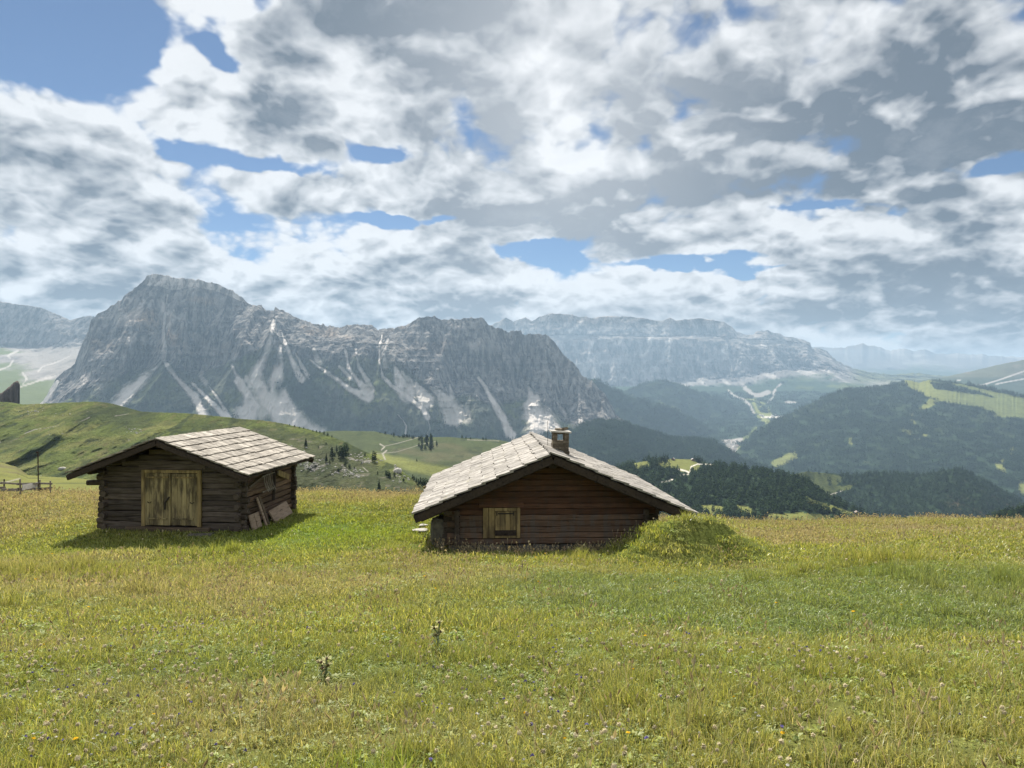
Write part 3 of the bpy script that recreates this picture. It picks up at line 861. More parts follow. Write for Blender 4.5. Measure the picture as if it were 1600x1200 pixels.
# everything stands on one sheet of low ground that reaches the horizon
gm = mesh_np("ground", [(-30000, -4000, -700), (30000, -4000, -700), (30000, 24000, -700), (-30000, 24000, -700)], [(0, 1, 2, 3)])
set_col(gm, np.broadcast_to(FOREST * 1.4, (4, 3)).copy())
tag(link("ground", gm, terrain_mat("low_ground", 0.002, 0.01, .3, .2, 10)), kind='structure')
forest_jobs.append(VF)

# ------------------------------------------------------------------ the meadow
def smooth_profile(pts):
    ys = np.arange(-40, 420, 0.5)
    z = np.interp(ys, [p[0] for p in pts], [p[1] for p in pts])
    k = np.exp(-0.5 * (np.arange(-8, 9) / 3.0) ** 2)
    k /= k.sum()
    zp = np.pad(z, 8, mode='reflect', reflect_type='odd')
    return ys, np.convolve(zp, k, 'valid')


PL = smooth_profile([(-40, 2.6), (0, -1.65), (4, -2.16), (8, -2.93), (12, -3.62), (16, -4.26), (20, -4.74), (24, -4.90), (28, -4.98), (33, -5.25), (37, -5.72), (44, -7.6), (60, -16), (130, -60), (420, -260)])
PR = smooth_profile([(-40, 2.6), (0, -1.65), (4, -2.16), (8, -2.93), (12, -3.60), (16, -4.20), (20, -4.78), (24, -5.36), (28, -5.95), (34, -6.75), (39, -7.6), (44, -9.2), (60, -20), (130, -70), (420, -270)])


def gz(x, y):
    x, y = np.asarray(x, float), np.asarray(y, float)
    zl, zr = np.interp(y, *PL), np.interp(y, *PR)
    z = lerp(zl, zr, sstep(x, -2.0, 7.5))
    z = z + 0.07 * fbm(x / 1.7, y / 1.7, 0, 4, 301) * sstep(y, -2, 6) + 0.33 * fbm(x / 5, y / 5, 0, 3, 302) * sstep(np.hypot(x, y), 2, 9)
    # the right-hand hut is dug in behind a low lip, beside a turf mound
    hx = sstep(x, -3.2, -2.2) * (1 - sstep(x, 5.2, 6.4))
    z = z - 0.24 * hx * sstep(y, 19.3, 20.6) * (1 - sstep(y, 30, 33))
    z = z + 0.04 * sstep(x, -2.8, -1.2) * (1 - sstep(x, 4.0, 6.0)) * np.exp(-((y - 18.6) / 0.9) ** 2)
    q = np.sqrt(((x - 5.0) / 1.72) ** 2 + ((y - 19.5) / 1.35) ** 2)
    z = z + 1.02 * np.exp(-(q ** 2.7)) * (1 + 0.22 * fbm(x / .8, y / .8, 0, 4, 303))
    # a level terrace under the barn
    bq = sstep(np.hypot((x + 11.0) / 4.3, (y - 25.2) / 4.2), 1.55, 0.95)
    z = lerp(z, -4.88, bq)
    return z


def gpix(px, py):
    """the meadow point seen at a photograph pixel"""
    d = np.linspace(2.5, 60, 4000)
    zz = gz((px - 800) / FPX * d, d)
    gap = zz + (py - 600) / FPX * d
    k = np.argmax(gap > 0) if (gap > 0).any() else int(np.argmax(np.where(d > 30, gap, -9)))
    return np.array([(px - 800) / FPX * d[k], d[k], float(zz[k])])


xs = np.concatenate([np.arange(-400, -48, 16), np.arange(-48, -16, .5), np.arange(-16, 16, .16), np.arange(16, 48, .5), np.arange(48, 401, 16)])
ys = np.concatenate([np.arange(-30, -2, 1.0), np.arange(-2, 34, .16), np.arange(34, 60, .5), np.arange(60, 420, 12)])
GX, GY = np.meshgrid(xs, ys)
GZ = gz(GX, GY)


def meadow_look(x, y):
    """dry, lush and bank masks of the meadow, laid out on the ground itself"""
    n = fbm(x / 2.6, y / 2.6, 0, 4, 311)
    n2 = fbm(x / 0.8, y / 0.8, 0, 3, 312)
    w_ = n * 0.55 + n2 * 0.25
    dry = sstep(y + n * 6, 21, 30) * sstep(x, 4.5, 8.5) * (.42 + .35 * n)
    dry = np.maximum(dry, sstep(y + n * 3, 27.5, 30.5) * (1 - sstep(x, 4, 7)) * (.46 + .35 * n))
    dry = np.maximum(dry, np.exp(-((x + 13.5) / 4.2) ** 2 - ((y - 17.5) / 2.6) ** 2) * .8)
    dry = np.maximum(dry, sstep(-x, 14.5, 17) * sstep(y, 18, 22) * .8)
    dry = np.maximum(dry, np.exp(-((x + 4) / 6) ** 2 - ((y - 13.2) / 2.6) ** 2) * .42)
    dry = np.maximum(dry, np.exp(-((x - 2.6) / 4.2) ** 2 - ((y - 4.4) / 1.1) ** 2) * .35)
    lush = np.exp(-((x + 6.2) / 3.4) ** 2 - ((y - 23.3) / 3.0) ** 2) + np.exp(-((x + 11) / 4.5) ** 2 - ((y - 20.5) / 1.6) ** 2) * .55
    lush = np.maximum(lush, np.exp(-((x - 5) / 2.0) ** 2 - ((y - 19.4) / 1.6) ** 2) * .28)
    lush = np.maximum(lush, np.exp(-((x + 14) / 1.8) ** 2 - ((y - 14.2) / 1.2) ** 2) * .8)
    lush = np.maximum(lush, np.exp(-((x + .75) / .35) ** 2 - ((y - 3.9) / .3) ** 2) * .9)
    bank = sstep(x + n, -1.5, 1.5) * sstep(y + n * 2, 7.6, 9.2) * (1 - sstep(y + n * 2, 13.8, 16.5))
    bank = np.maximum(bank, .5 * np.exp(-((x + 1.5) / 3.5) ** 2 - ((y - 6.2) / 1.0) ** 2))
    return np.clip(dry + w_ * .55 * (0.4 + dry) + .42 * sstep(n + .5 * n2, .12, .55) * (1 - lush), 0, 1), np.clip(lush + n2 * .2 * lush, 0, 1), np.clip(bank * (1 - .3 * n2), 0, 1)


dry, lush, bank = meadow_look(GX, GY)
gcol = np.broadcast_to(np.array([0.105, 0.120, 0.028]), GX.shape + (3,)).copy()
gcol = cmix(gcol, (0.15, 0.128, 0.055), dry * .8)
gcol = cmix(gcol, (0.085, 0.13, 0.022), lush)
gcol = cmix(gcol, (0.06, 0.085, 0.026), bank * .7)
me = mesh_np("meadow", np.stack([GX, GY, GZ], -1).reshape(-1, 3), grid_faces(len(ys), len(xs)), True)
set_col(me, gcol)
tag(link("meadow", me, terrain_mat("meadow_turf", 2.2, 14.0, 0.5, 1.0, .06)), kind='structure')


# ------------------------------------------------------------------ scattering of plants nobody could count
def scatter(name, pts, rot, scl, idx, tint, sources, note=None):
    """one object of ground cover: plants of the given kinds set on points"""
    n = len(pts)
    pm = bpy.data.meshes.new(name)
    pm.vertices.add(n)
    pm.vertices.foreach_set('co', np.asarray(pts, np.float32).ravel())
    for an, ty, key, val in (("rot", 'FLOAT_VECTOR', 'vector', rot), ("scl", 'FLOAT_VECTOR', 'vector', scl), ("idx", 'INT', 'value', idx), ("tint", 'FLOAT_VECTOR', 'vector', tint)):
        a = pm.attributes.new(an, ty, 'POINT')
        a.data.foreach_set(key, np.asarray(val, np.int32 if ty == 'INT' else np.float32).ravel())
    o = link(name, pm)
    col = bpy.data.collections.new(name + "_kinds")
    for i, s in enumerate(sources):
        so = bpy.data.objects.new("%s_kind_%02d" % (name, i), s)
        col.objects.link(so)
    g = bpy.data.node_groups.new(name + "_scatter", 'GeometryNodeTree')
    g.interface.new_socket('Geometry', in_out='INPUT', socket_type='NodeSocketGeometry')
    g.interface.new_socket('Geometry', in_out='OUTPUT', socket_type='NodeSocketGeometry')
    N, K = g.nodes, g.links
    gi, go = N.new('NodeGroupInput'), N.new('NodeGroupOutput')
    ip = N.new('GeometryNodeInstanceOnPoints')
    ci = N.new('GeometryNodeCollectionInfo')
    ci.inputs['Collection'].default_value = col
    ci.inputs['Separate Children'].default_value = True
    ci.inputs['Reset Children'].default_value = True

    def named(an, ty):
        q = N.new('GeometryNodeInputNamedAttribute')
        q.data_type = ty
        q.inputs['Name'].default_value = an
        return [s for s in q.outputs if s.enabled and s.name == 'Attribute'][0]
    K.new(gi.outputs[0], ip.inputs['Points'])
    K.new(ci.outputs[0], ip.inputs['Instance'])
    ip.inputs['Pick Instance'].default_value = True
    K.new(named("idx", 'INT'), ip.inputs['Instance Index'])
    K.new(named("rot", 'FLOAT_VECTOR'), ip.inputs['Rotation'])
    K.new(named("scl", 'FLOAT_VECTOR'), ip.inputs['Scale'])
    K.new(ip.outputs[0], go.inputs[0])
    md = o.modifiers.new("scatter", 'NODES')
    md.node_group = g
    tag(o, kind='stuff')
    return o


def leaf_mat(name, cols, dry_c, lush_c, bank_c, trans=0.5, gloss=(.05, .45)):
    """thin leaves lit from both sides; colour varies leaf by leaf and with the look of the ground"""
    m, t = new_mat(name)
    geo = t.n.new('ShaderNodeNewGeometry')
    ri = geo.outputs['Random Per Island']
    oi = t.n.new('ShaderNodeObjectInfo').outputs['Random']
    k = t.math('FRACT', t.math('ADD', ri, t.math('MULTIPLY', oi, 3.7)))
    cr = t.n.new('ShaderNodeValToRGB')
    cr.color_ramp.interpolation = 'LINEAR'
    e = cr.color_ramp.elements
    e[0].position, e[0].color = 0.0, (*cols[0], 1)
    e[1].position, e[1].color = 1.0, (*cols[-1], 1)
    for i, c in enumerate(cols[1:-1]):
        q = e.new((i + 1) / (len(cols) - 1))
        q.color = (*c, 1)
    t.l.new(k, cr.inputs['Fac'])
    tn = t.sep(t.attr("tint", 'INSTANCER', 'Vector'))
    k2 = t.math('FRACT', t.math('MULTIPLY', k, 7.31))
    c = cr.outputs['Color']
    c = t.mix(t.math('MULTIPLY', tn[0], t.ramp(k2, 0.0, 0.7)), c, (*dry_c, 1))
    c = t.mix(t.math('MULTIPLY', tn[1], 0.7), c, (*lush_c, 1))
    c = t.mix(t.math('MULTIPLY', tn[2], 0.6), c, (*bank_c, 1))
    c = t.vec('SCALE', c, t.math('MULTIPLY_ADD', k2, 1.0, 0.55))
    d = t.n.new('ShaderNodeBsdfDiffuse')
    t.put(d.inputs['Color'], c)
    t.l.new(t.vec('NORMALIZE', t.vec('ADD', t.vec('SCALE', geo.outputs['Normal'], .8), (0, 0, .6))), d.inputs['Normal'])
    tr = t.n.new('ShaderNodeBsdfTranslucent')
    t.put(tr.inputs['Color'], t.vec('MULTIPLY', c, (1.25, 1.2, 0.8)))
    mx = t.n.new('ShaderNodeMixShader')
    mx.inputs[0].default_value = trans
    t.l.new(d.outputs[0], mx.inputs[1])
    t.l.new(tr.outputs[0], mx.inputs[2])
    gl = t.n.new('ShaderNodeBsdfGlossy')
    gl.inputs['Roughness'].default_value = gloss[1]
    gl.inputs['Color'].default_value = (.9, .92, .85, 1)
    m2 = t.n.new('ShaderNodeMixShader')
    m2.inputs[0].default_value = gloss[0]
    t.l.new(mx.outputs[0], m2.inputs[1])
    t.l.new(gl.outputs[0], m2.inputs[2])
    finish(t, m2.outputs[0])
    return m


GRASS = leaf_mat("grass_blade", [(0.13, 0.165, 0.028), (0.25, 0.27, 0.045), (0.39, 0.37, 0.095), (0.15, 0.18, 0.035), (0.48, 0.41, 0.18)], (0.37, 0.325, 0.155), (0.20, 0.285, 0.026), (0.14, 0.20, 0.055))
HERB = leaf_mat("herb_leaf", [(0.13, 0.19, 0.04), (0.22, 0.285, 0.055), (0.34, 0.37, 0.11)], (0.34, 0.30, 0.12), (0.19, 0.28, 0.03), (0.13, 0.20, 0.06), 0.45, (.025, .5))
SEED = leaf_mat("seed_stalk", [(0.38, 0.32, 0.18), (0.32, 0.24, 0.14), (0.48, 0.42, 0.24), (0.30, 0.19, 0.14)], (0.46, 0.38, 0.21), (0.3, 0.25, 0.12), (0.25, 0.2, 0.12), 0.3)


def blade_patch(n, rad, hmin, hmax, wid, lean, seed, kind='grass'):
    r = np.random.default_rng(seed)
    V, F = [], []
    for i in range(n):
        a, q = r.random() * 2 * math.pi, rad * math.sqrt(r.random())
        bx, by = q * math.cos(a), q * math.sin(a)
        if kind == 'herb':
            # a low rosette of oval leaves
            for j in range(int(r.integers(3, 7))):
                th = r.random() * 6.283
                ln, wd = r.uniform(hmin, hmax), r.uniform(.35, .5)
                up = r.uniform(.2, .9)
                c, s = math.cos(th), math.sin(th)
                b = len(V)
                for (l, ww, zz) in ((0.05, 0, .0), (.45, wd, .5), (.45, -wd, .5), (1, 0, .55)):
                    V.append((bx + (l * c - ww * s * .6) * ln, by + (l * s + ww * c * .6) * ln, zz * up * ln + .01))
                F.append((b, b + 2, b + 3, b + 1))
            continue
        th = r.random() * 6.283
        h = r.uniform(hmin, hmax)
        ln = lean * h * r.uniform(.2, 1.2)
        c, s = math.cos(th), math.sin(th)
        fa = r.random() * 6.283
        wx, wy = math.cos(fa) * wid * .5, math.sin(fa) * wid * .5
        b = len(V)
        V += [(bx - wx, by - wy, -.02), (bx + wx, by + wy, -.02), (bx + wx * .8 + c * ln * .35, by + wy * .8 + s * ln * .35, h * .6), (bx - wx * .8 + c * ln * .35, by - wy * .8 + s * ln * .35, h * .6)]
        F.append((b, b + 1, b + 2, b + 3))
        if kind == 'grass':
            V += [(bx + c * ln, by + s * ln, h), (bx + c * ln, by + s * ln, h)]
            F.append((b + 3, b + 2, b + 4, b + 5))
        else:
            # nodding seed head
            tx, ty = bx + c * ln, by + s * ln
            V += [(tx + wx * .8, ty + wy * .8, h), (tx - wx * .8, ty - wy * .8, h)]
            F.append((b + 3, b + 2, b + 4, b + 5))
            hw = wid * r.uniform(1.6, 3.2)
            hl = h * r.uniform(.14, .26)
            k = len(V)
            ex, ey = c * ln * .3, s * ln * .3
            V += [(tx, ty, h - hl * .1), (tx + hw * c + ex * .5, ty + hw * s + ey * .5, h + hl * .4), (tx + ex, ty + ey, h + hl), (tx - hw * c + ex * .5, ty - hw * s + ey * .5, h + hl * .4),
                  (tx, ty, h - hl * .1), (tx - hw * s + ex * .5, ty + hw * c + ey * .5, h + hl * .4), (tx + ex, ty + ey, h + hl), (tx + hw * s + ex * .5, ty - hw * c + ey * .5, h + hl * .4)]
            F += [(k, k + 1, k + 2, k + 3), (k + 4, k + 5, k + 6, k + 7)]
    me = mesh_np(kind, np.array(V), np.array(F))
    me.materials.append({'grass': GRASS, 'herb': HERB, 'seed': SEED}[kind])
    return me


def spread(d0, d1, per_m2, half=1.12):
    """random points over the wedge of meadow that can be seen, thinned with distance"""
    area = half * (d1 ** 2 - d0 ** 2)
    n = int(area * per_m2)
    y = np.sqrt(rng.random(n) * (d1 ** 2 - d0 ** 2) + d0 ** 2)
    x = (rng.random(n) * 2 - 1) * half * y
    return x, y


BARN_O, BARN_YAW = np.array([-11.32, 23.39, -4.88]), 0.087
HUT_O, HUT_YAW = np.array([1.17, 21.3, -4.86]), -0.042


def local(o, yaw, x, y):
    dx_, dy_ = x - o[0], y - o[1]
    return dx_ * math.cos(yaw) - dy_ * math.sin(yaw), dx_ * math.sin(yaw) + dy_ * math.cos(yaw)


def outside(x, y, pad=0.0):
    a, b = local(BARN_O, BARN_YAW, x, y)
    c, d = local(HUT_O, HUT_YAW, x, y)
    return ~((np.abs(a) < 2.45 + pad) & (b > -.12 - pad) & (b < 4.4 + pad)) & ~((np.abs(c) < 3.25 + pad) & (d > -.12 - pad) & (d < 7.2 + pad))


def plant(name, sets):
    """sets: (d0, d1, density, kinds, size range, mask function)"""
    pts, rot, scl, idx, tint, src = [], [], [], [], [], []
    for (d0, d1, den, kinds, s0, s1, mask) in sets:
        x, y = spread(d0, d1, den)
        dr, lu, ba = meadow_look(x, y)
        keep = outside(x, y) & (rng.random(len(x)) < mask(x, y, dr, lu, ba))
        x, y, dr, lu, ba = x[keep], y[keep], dr[keep], lu[keep], ba[keep]
        n = len(x)
        pts.append(np.stack([x, y, gz(x, y)], -1))
        rot.append(np.stack([rng.normal(0, .08, n), rng.normal(0, .08, n), rng.random(n) * 6.283], -1))
        s = rng.uniform(s0, s1, n)
        hs = s * (1 + .35 * fbm(x / 1.1, y / 1.1, 0, 2, 331))
        scl.append(np.stack([s, s, hs], -1))
        base = len(src)
        src += kinds
        idx.append(base + rng.integers(0, len(kinds), n))
        tint.append(np.stack([dr, lu, ba], -1))
    return scatter(name, np.concatenate(pts), np.concatenate(rot), np.concatenate(scl), np.concatenate(idx), np.concatenate(tint), src)


ones = lambda x, y, dr, lu, ba: np.ones(len(x))
g_near = [blade_patch(60, .16, .03, .09, .0055, 1.3, 1), blade_patch(60, .15, .03, .08, .006, 1.6, 2), blade_patch(45, .10, .05, .115, .005, .9, 3)]
g_long = [blade_patch(60, .10, .14, .27, .0055, .7, 31), blade_patch(50, .09, .12, .24, .0055, .8, 32)]
g_mid = [blade_patch(70, .26, .03, .085, .010, 1.3, 4), blade_patch(60, .26, .03, .075, .011, 1.7, 5)]
g_far = [blade_patch(60, .42, .04, .10, .020, 1.1, 6), blade_patch(60, .42, .04, .09, .022, 1.4, 7)]
plant("grass", [(1.6, 7.5, 60, g_near, .7, 1.15, ones), (7.5, 17, 24, g_mid, .7, 1.2, ones), (17, 44, 10, g_far, .7, 1.2, ones),
                (2.8, 6.0, 30, g_long, .6, 1.1, lambda x, y, dr, lu, ba: np.exp(-((x + .60) / .26) ** 2 - ((y - 4.0) / .22) ** 2) + .9 * np.exp(-((x + .2) / .16) ** 2 - ((y - 4.05) / .16) ** 2) + .45 * sstep(fbm(x / .9, y / .9, 0, 2, 361), .32, .5)),
                (10, 20, 8, g_long, 1.0, 1.7, lambda x, y, dr, lu, ba: np.exp(-((x + 11) / 2.6) ** 2 - ((y - 15.4) / 1.3) ** 2) + .5 * sstep(fbm(x / 1.6, y / 1.6, 0, 2, 362), .35, .5))])
h_near = [blade_patch(20, .15, .012, .032, 0, 0, 11, 'herb'), blade_patch(12, .13, .018, .045, 0, 0, 12, 'herb'), blade_patch(20, .16, .010, .026, 0, 0, 15, 'herb')]
h_mid = [blade_patch(26, .3, .022, .05, 0, 0, 13, 'herb'), blade_patch(24, .3, .02, .045, 0, 0, 14, 'herb')]
plant("low_herbs", [(1.6, 8, 44, h_near, .6, 1.3, lambda x, y, dr, lu, ba: .95 - .6 * dr), (8, 22, 15, h_mid, .5, 1.1, lambda x, y, dr, lu, ba: np.clip(.6 + ba - .5 * dr, 0, 1)), (22, 34, 4, h_mid, 1, 1.6, lambda x, y, dr, lu, ba: .6 - .6 * dr)])
s_near = [blade_patch(9, .2, .10, .24, .0035, .5, 21, 'seed'), blade_patch(7, .2, .12, .28, .0035, .4, 22, 'seed')]
s_mid = [blade_patch(14, .4, .16, .34, .008, .45, 23, 'seed'), blade_patch(12, .4, .14, .30, .008, .5, 24, 'seed')]
s_far = [blade_patch(14, .6, .12, .25, .012, .5, 25, 'seed'), blade_patch(12, .6, .13, .28, .012, .5, 26, 'seed')]


def calm(x, y):
    return 1 - ((x < -8.5) & (x > -16) & (y > 17.2) & (y < 24)).astype(float)


def hutfront(x, y):
    return ((x > -2.6) & (x < 4.2) & (y > 20.1) & (y < 21.2)).astype(float)


plant("tall_grass", [(2.6, 8, 9, s_near, .7, 1.2, lambda x, y, dr, lu, ba: np.clip(.16 + dr * .9 - ba * .3, 0, 1)), (8, 18, 3.2, s_mid, .6, 1.1, lambda x, y, dr, lu, ba: np.clip(.12 + dr * .8 - ba * .4 - lu, 0, 1) * calm(x, y)),
                     (18, 44, 3.6, s_far, .7, 1.2, lambda x, y, dr, lu, ba: np.clip(.06 + dr * .8 - lu * .8, 0, 1) * calm(x, y)), (19.3, 21.4, 8, s_mid, .9, 1.3, lambda x, y, dr, lu, ba: hutfront(x, y))])


# wild flowers: pale seed clocks, small violet, yellow and white heads on thin stems
def flower_mesh(kind, seed):
    r = np.random.default_rng(seed)
    V, F, M = [], [], []
    h = {'clock': .13, 'violet': .11, 'yellow': .10, 'white': .09}[kind] * r.uniform(.8, 1.3)
    lx, ly = r.normal(0, .02, 2)
    V += [(-.0015, 0, 0), (.0015, 0, 0), (.0015 + lx, ly, h), (-.0015 + lx, ly, h)]
    F.append((0, 1, 2, 3))
    M.append(0)
    rad = {'clock': .016, 'violet': .012, 'yellow': .014, 'white': .010}[kind]
    for i in range(26 if kind == 'clock' else 14):
        if kind in ('yellow', 'white'):
            a = i / 14 * 6.283
            dv = np.array([math.cos(a), math.sin(a), .35])
        else:
            dv = r.normal(0, 1, 3)
            dv[2] = abs(dv[2]) if kind == 'violet' else dv[2]
        dv /= np.linalg.norm(dv)
        u_ = np.cross(dv, (0.3, .5, .8))
        u_ /= np.linalg.norm(u_)
        v_ = np.cross(dv, u_)
        c = np.array([lx, ly, h]) + dv * rad * .55
        b = len(V)
        wv = rad * .38
        for q in (u_ * wv, v_ * wv + dv * rad * .4, -u_ * wv, -v_ * wv - dv * rad * .3):
            V.append(tuple(c + q))
        F.append((b, b + 1, b + 2, b + 3))
        M.append(1)
    me = mesh_np(kind, np.array(V), np.array(F), False, M)
    me.materials.append(GRASS)
    me.materials.append(PETAL[kind])
    return me


def petal(name, c, tr=.3):
    m, t = new_mat(name)
    oi = t.n.new('ShaderNodeObjectInfo').outputs['Random']
    cc = t.vec('SCALE', c, t.math('MULTIPLY_ADD', oi, .5, .7))
    d = t.n.new('ShaderNodeBsdfDiffuse')
    t.put(d.inputs['Color'], cc)
    q = t.n.new('ShaderNodeBsdfTranslucent')
    t.put(q.inputs['Color'], cc)
    mx = t.n.new('ShaderNodeMixShader')
    mx.inputs[0].default_value = tr
    t.l.new(d.outputs[0], mx.inputs[1])
    t.l.new(q.outputs[0], mx.inputs[2])
    finish(t, mx.outputs[0])
    return m


PETAL = {'clock': petal("seed_clock", (.62, .54, .36), .4), 'violet': petal("violet_petal", (.17, .14, .34)), 'yellow': petal("yellow_petal", (.75, .48, .03)), 'white': petal("white_petal", (.60, .58, .52))}
fl = [flower_mesh('clock', 1), flower_mesh('clock', 2), flower_mesh('violet', 3), flower_mesh('violet', 4), flower_mesh('yellow', 5), flower_mesh('white', 6), flower_mesh('white', 7)]
x, y = spread(2.6, 9.5, 60)
patch = fbm(x / 1.3, y / 1.3, 0, 3, 341)
pk = rng.random(len(x))
kind = np.where(pk < .62, rng.integers(0, 2, len(x)), np.where(pk < .74, rng.integers(2, 4, len(x)), np.where(pk < .77, 4, rng.integers(5, 7, len(x)))))
dr, lu, ba = meadow_look(x, y)
keep = rng.random(len(x)) < np.clip(.42 + patch * 1.1 + (5.5 - y) * .14 - ba * .2, .02, 1)
x2, y2 = spread(9.5, 30, 2.6)
k2 = np.where(rng.random(len(x2)) < .6, rng.integers(0, 2, len(x2)), rng.integers(4, 7, len(x2)))
keep2 = outside(x2, y2) & (rng.random(len(x2)) < .5)
x, y, kind = np.concatenate([x[keep], x2[keep2]]), np.concatenate([y[keep], y2[keep2]]), np.concatenate([kind[keep], k2[keep2]])
n = len(x)
s = rng.uniform(.75, 1.25, n) * np.where(y > 9.5, 1.5, 1)
scatter("wild_flowers", np.stack([x, y, gz(x, y)], -1), np.stack([rng.normal(0, .12, n), rng.normal(0, .12, n), rng.random(n) * 6.283], -1), np.stack([s, s, s], -1), kind, np.zeros((n, 3)), fl)

# ------------------------------------------------------------------ timber building kit
class MB:
    """collects boxes, logs and prisms and links them as one mesh object"""

    def __init__(self):
        self.v, self.f = [], []

    def add(self, verts, faces):
        b = len(self.v)
        self.v += [tuple(p) for p in verts]
        self.f += [tuple(b + i for i in q) for q in faces]

    def box(self, c, s, rot=None):
        c = Vector(c)
        h = [q / 2 for q in s]
        V = [Vector((x * h[0], y * h[1], z * h[2])) for x in (-1, 1) for y in (-1, 1) for z in (-1, 1)]
        if rot is not None:
            V = [rot @ p for p in V]
        self.add([c + p for p in V], [(0, 1, 3, 2), (4, 6, 7, 5), (0, 4, 5, 1), (2, 3, 7, 6), (0, 2, 6, 4), (1, 5, 7, 3)])

    def beam(self, a, b, w, h, up=(0, 0, 1), round_=0.0, segs=1, wob=0.0, taper=1.0):
        """a bar from a to b; round_ > 0 cuts its corners like a hewn log; wob bends it a little"""
        a, b = Vector(a), Vector(b)
        d = (b - a).normalized()
        s = d.cross(Vector(up))
        s = s.normalized() if s.length > 1e-4 else Vector((1, 0, 0))
        u = s.cross(d)
        if round_ > 0:
            r = round_
            prof = [(-1, -1 + r), (-1, 1 - r), (-1 + r, 1), (1 - r, 1), (1, 1 - r), (1, -1 + r), (1 - r, -1), (-1 + r, -1)]
        else:
            prof = [(-1, -1), (-1, 1), (1, 1), (1, -1)]
        n = len(prof)
        V, F = [], []
        for i in range(segs + 1):
            t = i / segs
            c = a.lerp(b, t) + s * random.uniform(-wob, wob) + u * random.uniform(-wob, wob)
            k = 1 + (taper - 1) * t
            V += [c + s * (x * w / 2 * k) + u * (y * h / 2 * k) for x, y in prof]
        for i in range(segs):
            for j in range(n):
                F.append((i * n + j, i * n + (j + 1) % n, (i + 1) * n + (j + 1) % n, (i + 1) * n + j))
        F.append(tuple(range(n - 1, -1, -1)))
        F.append(tuple(segs * n + j for j in range(n)))
        self.add(V, F)

    def prism(self, outline, y0, y1):
        """an outline in x,z extruded along y"""
        n = len(outline)
        self.add([(x, y0, z) for x, z in outline] + [(x, y1, z) for x, z in outline],
                 [tuple(range(n)), tuple(range(2 * n - 1, n - 1, -1))] + [(i, n + i, n + (i + 1) % n, (i + 1) % n) for i in range(n)])

    def build(self, name, mat, parent=None):
        me = bpy.data.meshes.new(name)
        me.from_pydata(self.v, [], self.f)
        me.validate()
        bm_ = __import__('bmesh').new()
        bm_.from_mesh(me)
        __import__('bmesh').ops.recalc_face_normals(bm_, faces=bm_.faces)
        bm_.to_mesh(me)
        bm_.free()
        return link(name, me, mat, parent)


def wood(name, c1, c2, stretch, stain=None, stain_amt=0.0, vary=0.5, bs=.6, moss=None):
    """weathered timber: grain drawn out along one axis, each plank its own tone, cracks and blotches"""
    m, t = new_mat(name)
    pos = t.n.new('ShaderNodeTexCoord').outputs['Object']
    ri = t.n.new('ShaderNodeNewGeometry').outputs['Random Per Island']
    q = t.vec('ADD', pos, t.comb(t.math('MULTIPLY', ri, 37.0), t.math('MULTIPLY', ri, 11.0), t.math('MULTIPLY', ri, 23.0)))
    gr = t.noise(t.vec('MULTIPLY', q, stretch), 1.0, 6, .62)
    bl = t.noise(q, 1.6, 4, .6)
    k = t.math('ADD', t.math('MULTIPLY', t.ramp(gr, .3, .72, False), .65), t.math('MULTIPLY', t.ramp(bl, .3, .7, False), .35))
    c = t.mix(k, (*c1, 1), (*c2, 1))
    crack = t.ramp(gr, .40, .34)
    c = t.mix(t.math('MULTIPLY', crack, .6), c, tuple(x * .3 for x in c1) + (1,))
    c = t.vec('SCALE', c, t.math('MULTIPLY_ADD', ri, vary, 1 - vary / 2))
    if stain is not None:
        s = t.ramp(t.noise(t.vec('MULTIPLY', pos, (5, 5, 1.3)), 1.0, 5, .6), .42, .62)
        c = t.mix(t.math('MULTIPLY', s, stain_amt), c, (*stain, 1))
    if moss is not None:
        s = t.ramp(t.noise(pos, 2.3, 6, .65), .58, .70)
        c = t.mix(t.math('MULTIPLY', s, .55), c, (*moss, 1))
    nrm = bump(t, gr, bs, .02)
    finish(t, principled(t, c, .82, nrm, .2))
    return m


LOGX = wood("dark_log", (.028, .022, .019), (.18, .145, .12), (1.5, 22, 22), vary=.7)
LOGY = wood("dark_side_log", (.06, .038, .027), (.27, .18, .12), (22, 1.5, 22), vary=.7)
ENDS = wood("log_end", (.035, .028, .023), (.14, .11, .088), (14, 14, 14), vary=.7)
REDX = wood("brown_log", (.050, .026, .017), (.17, .086, .050), (1.3, 20, 24), (.062, .048, .038), .4, .5)
GREYX = wood("grey_log", (.060, .045, .033), (.17, .125, .085), (1.3, 20, 24), vary=.5)
GREYX2 = wood("greyed_log", (.062, .038, .027), (.23, .145, .095), (1.3, 20, 24), (.13, .112, .095), .7, .5)
DOORW = wood("yellowed_plank", (.20, .145, .065), (.46, .35, .165), (20, 20, 1.2), (.07, .055, .04), .6, .45)
DOORD = wood("stained_plank", (.20, .16, .08), (.48, .39, .20), (20, 20, 1.2), (.06, .048, .035), .8, .6)
BEAM = wood("dark_beam", (.022, .017, .014), (.075, .055, .042), (16, 2, 16), vary=.5)
SHING = wood("silvered_shingle", (.19, .165, .135), (.50, .455, .39), (1.5, 20, 1.5), (.15, .13, .105), .65, .65, .7)
SHING2 = wood("grey_roof_slab", (.20, .185, .165), (.47, .435, .395), (1.5, 15, 1.5), (.16, .145, .125), .6, .6, .8, (.24, .22, .11))
BOARD = wood("loose_board", (.17, .12, .085), (.42, .32, .24), (3, 3, 18), vary=.6)
POLEW = wood("grey_pole", (.13, .11, .095), (.36, .32, .28), (12, 12, 2), vary=.6)
m, t = new_mat("dark_iron")
finish(t, principled(t, (.035, .03, .028, 1), .6))
IRON = m


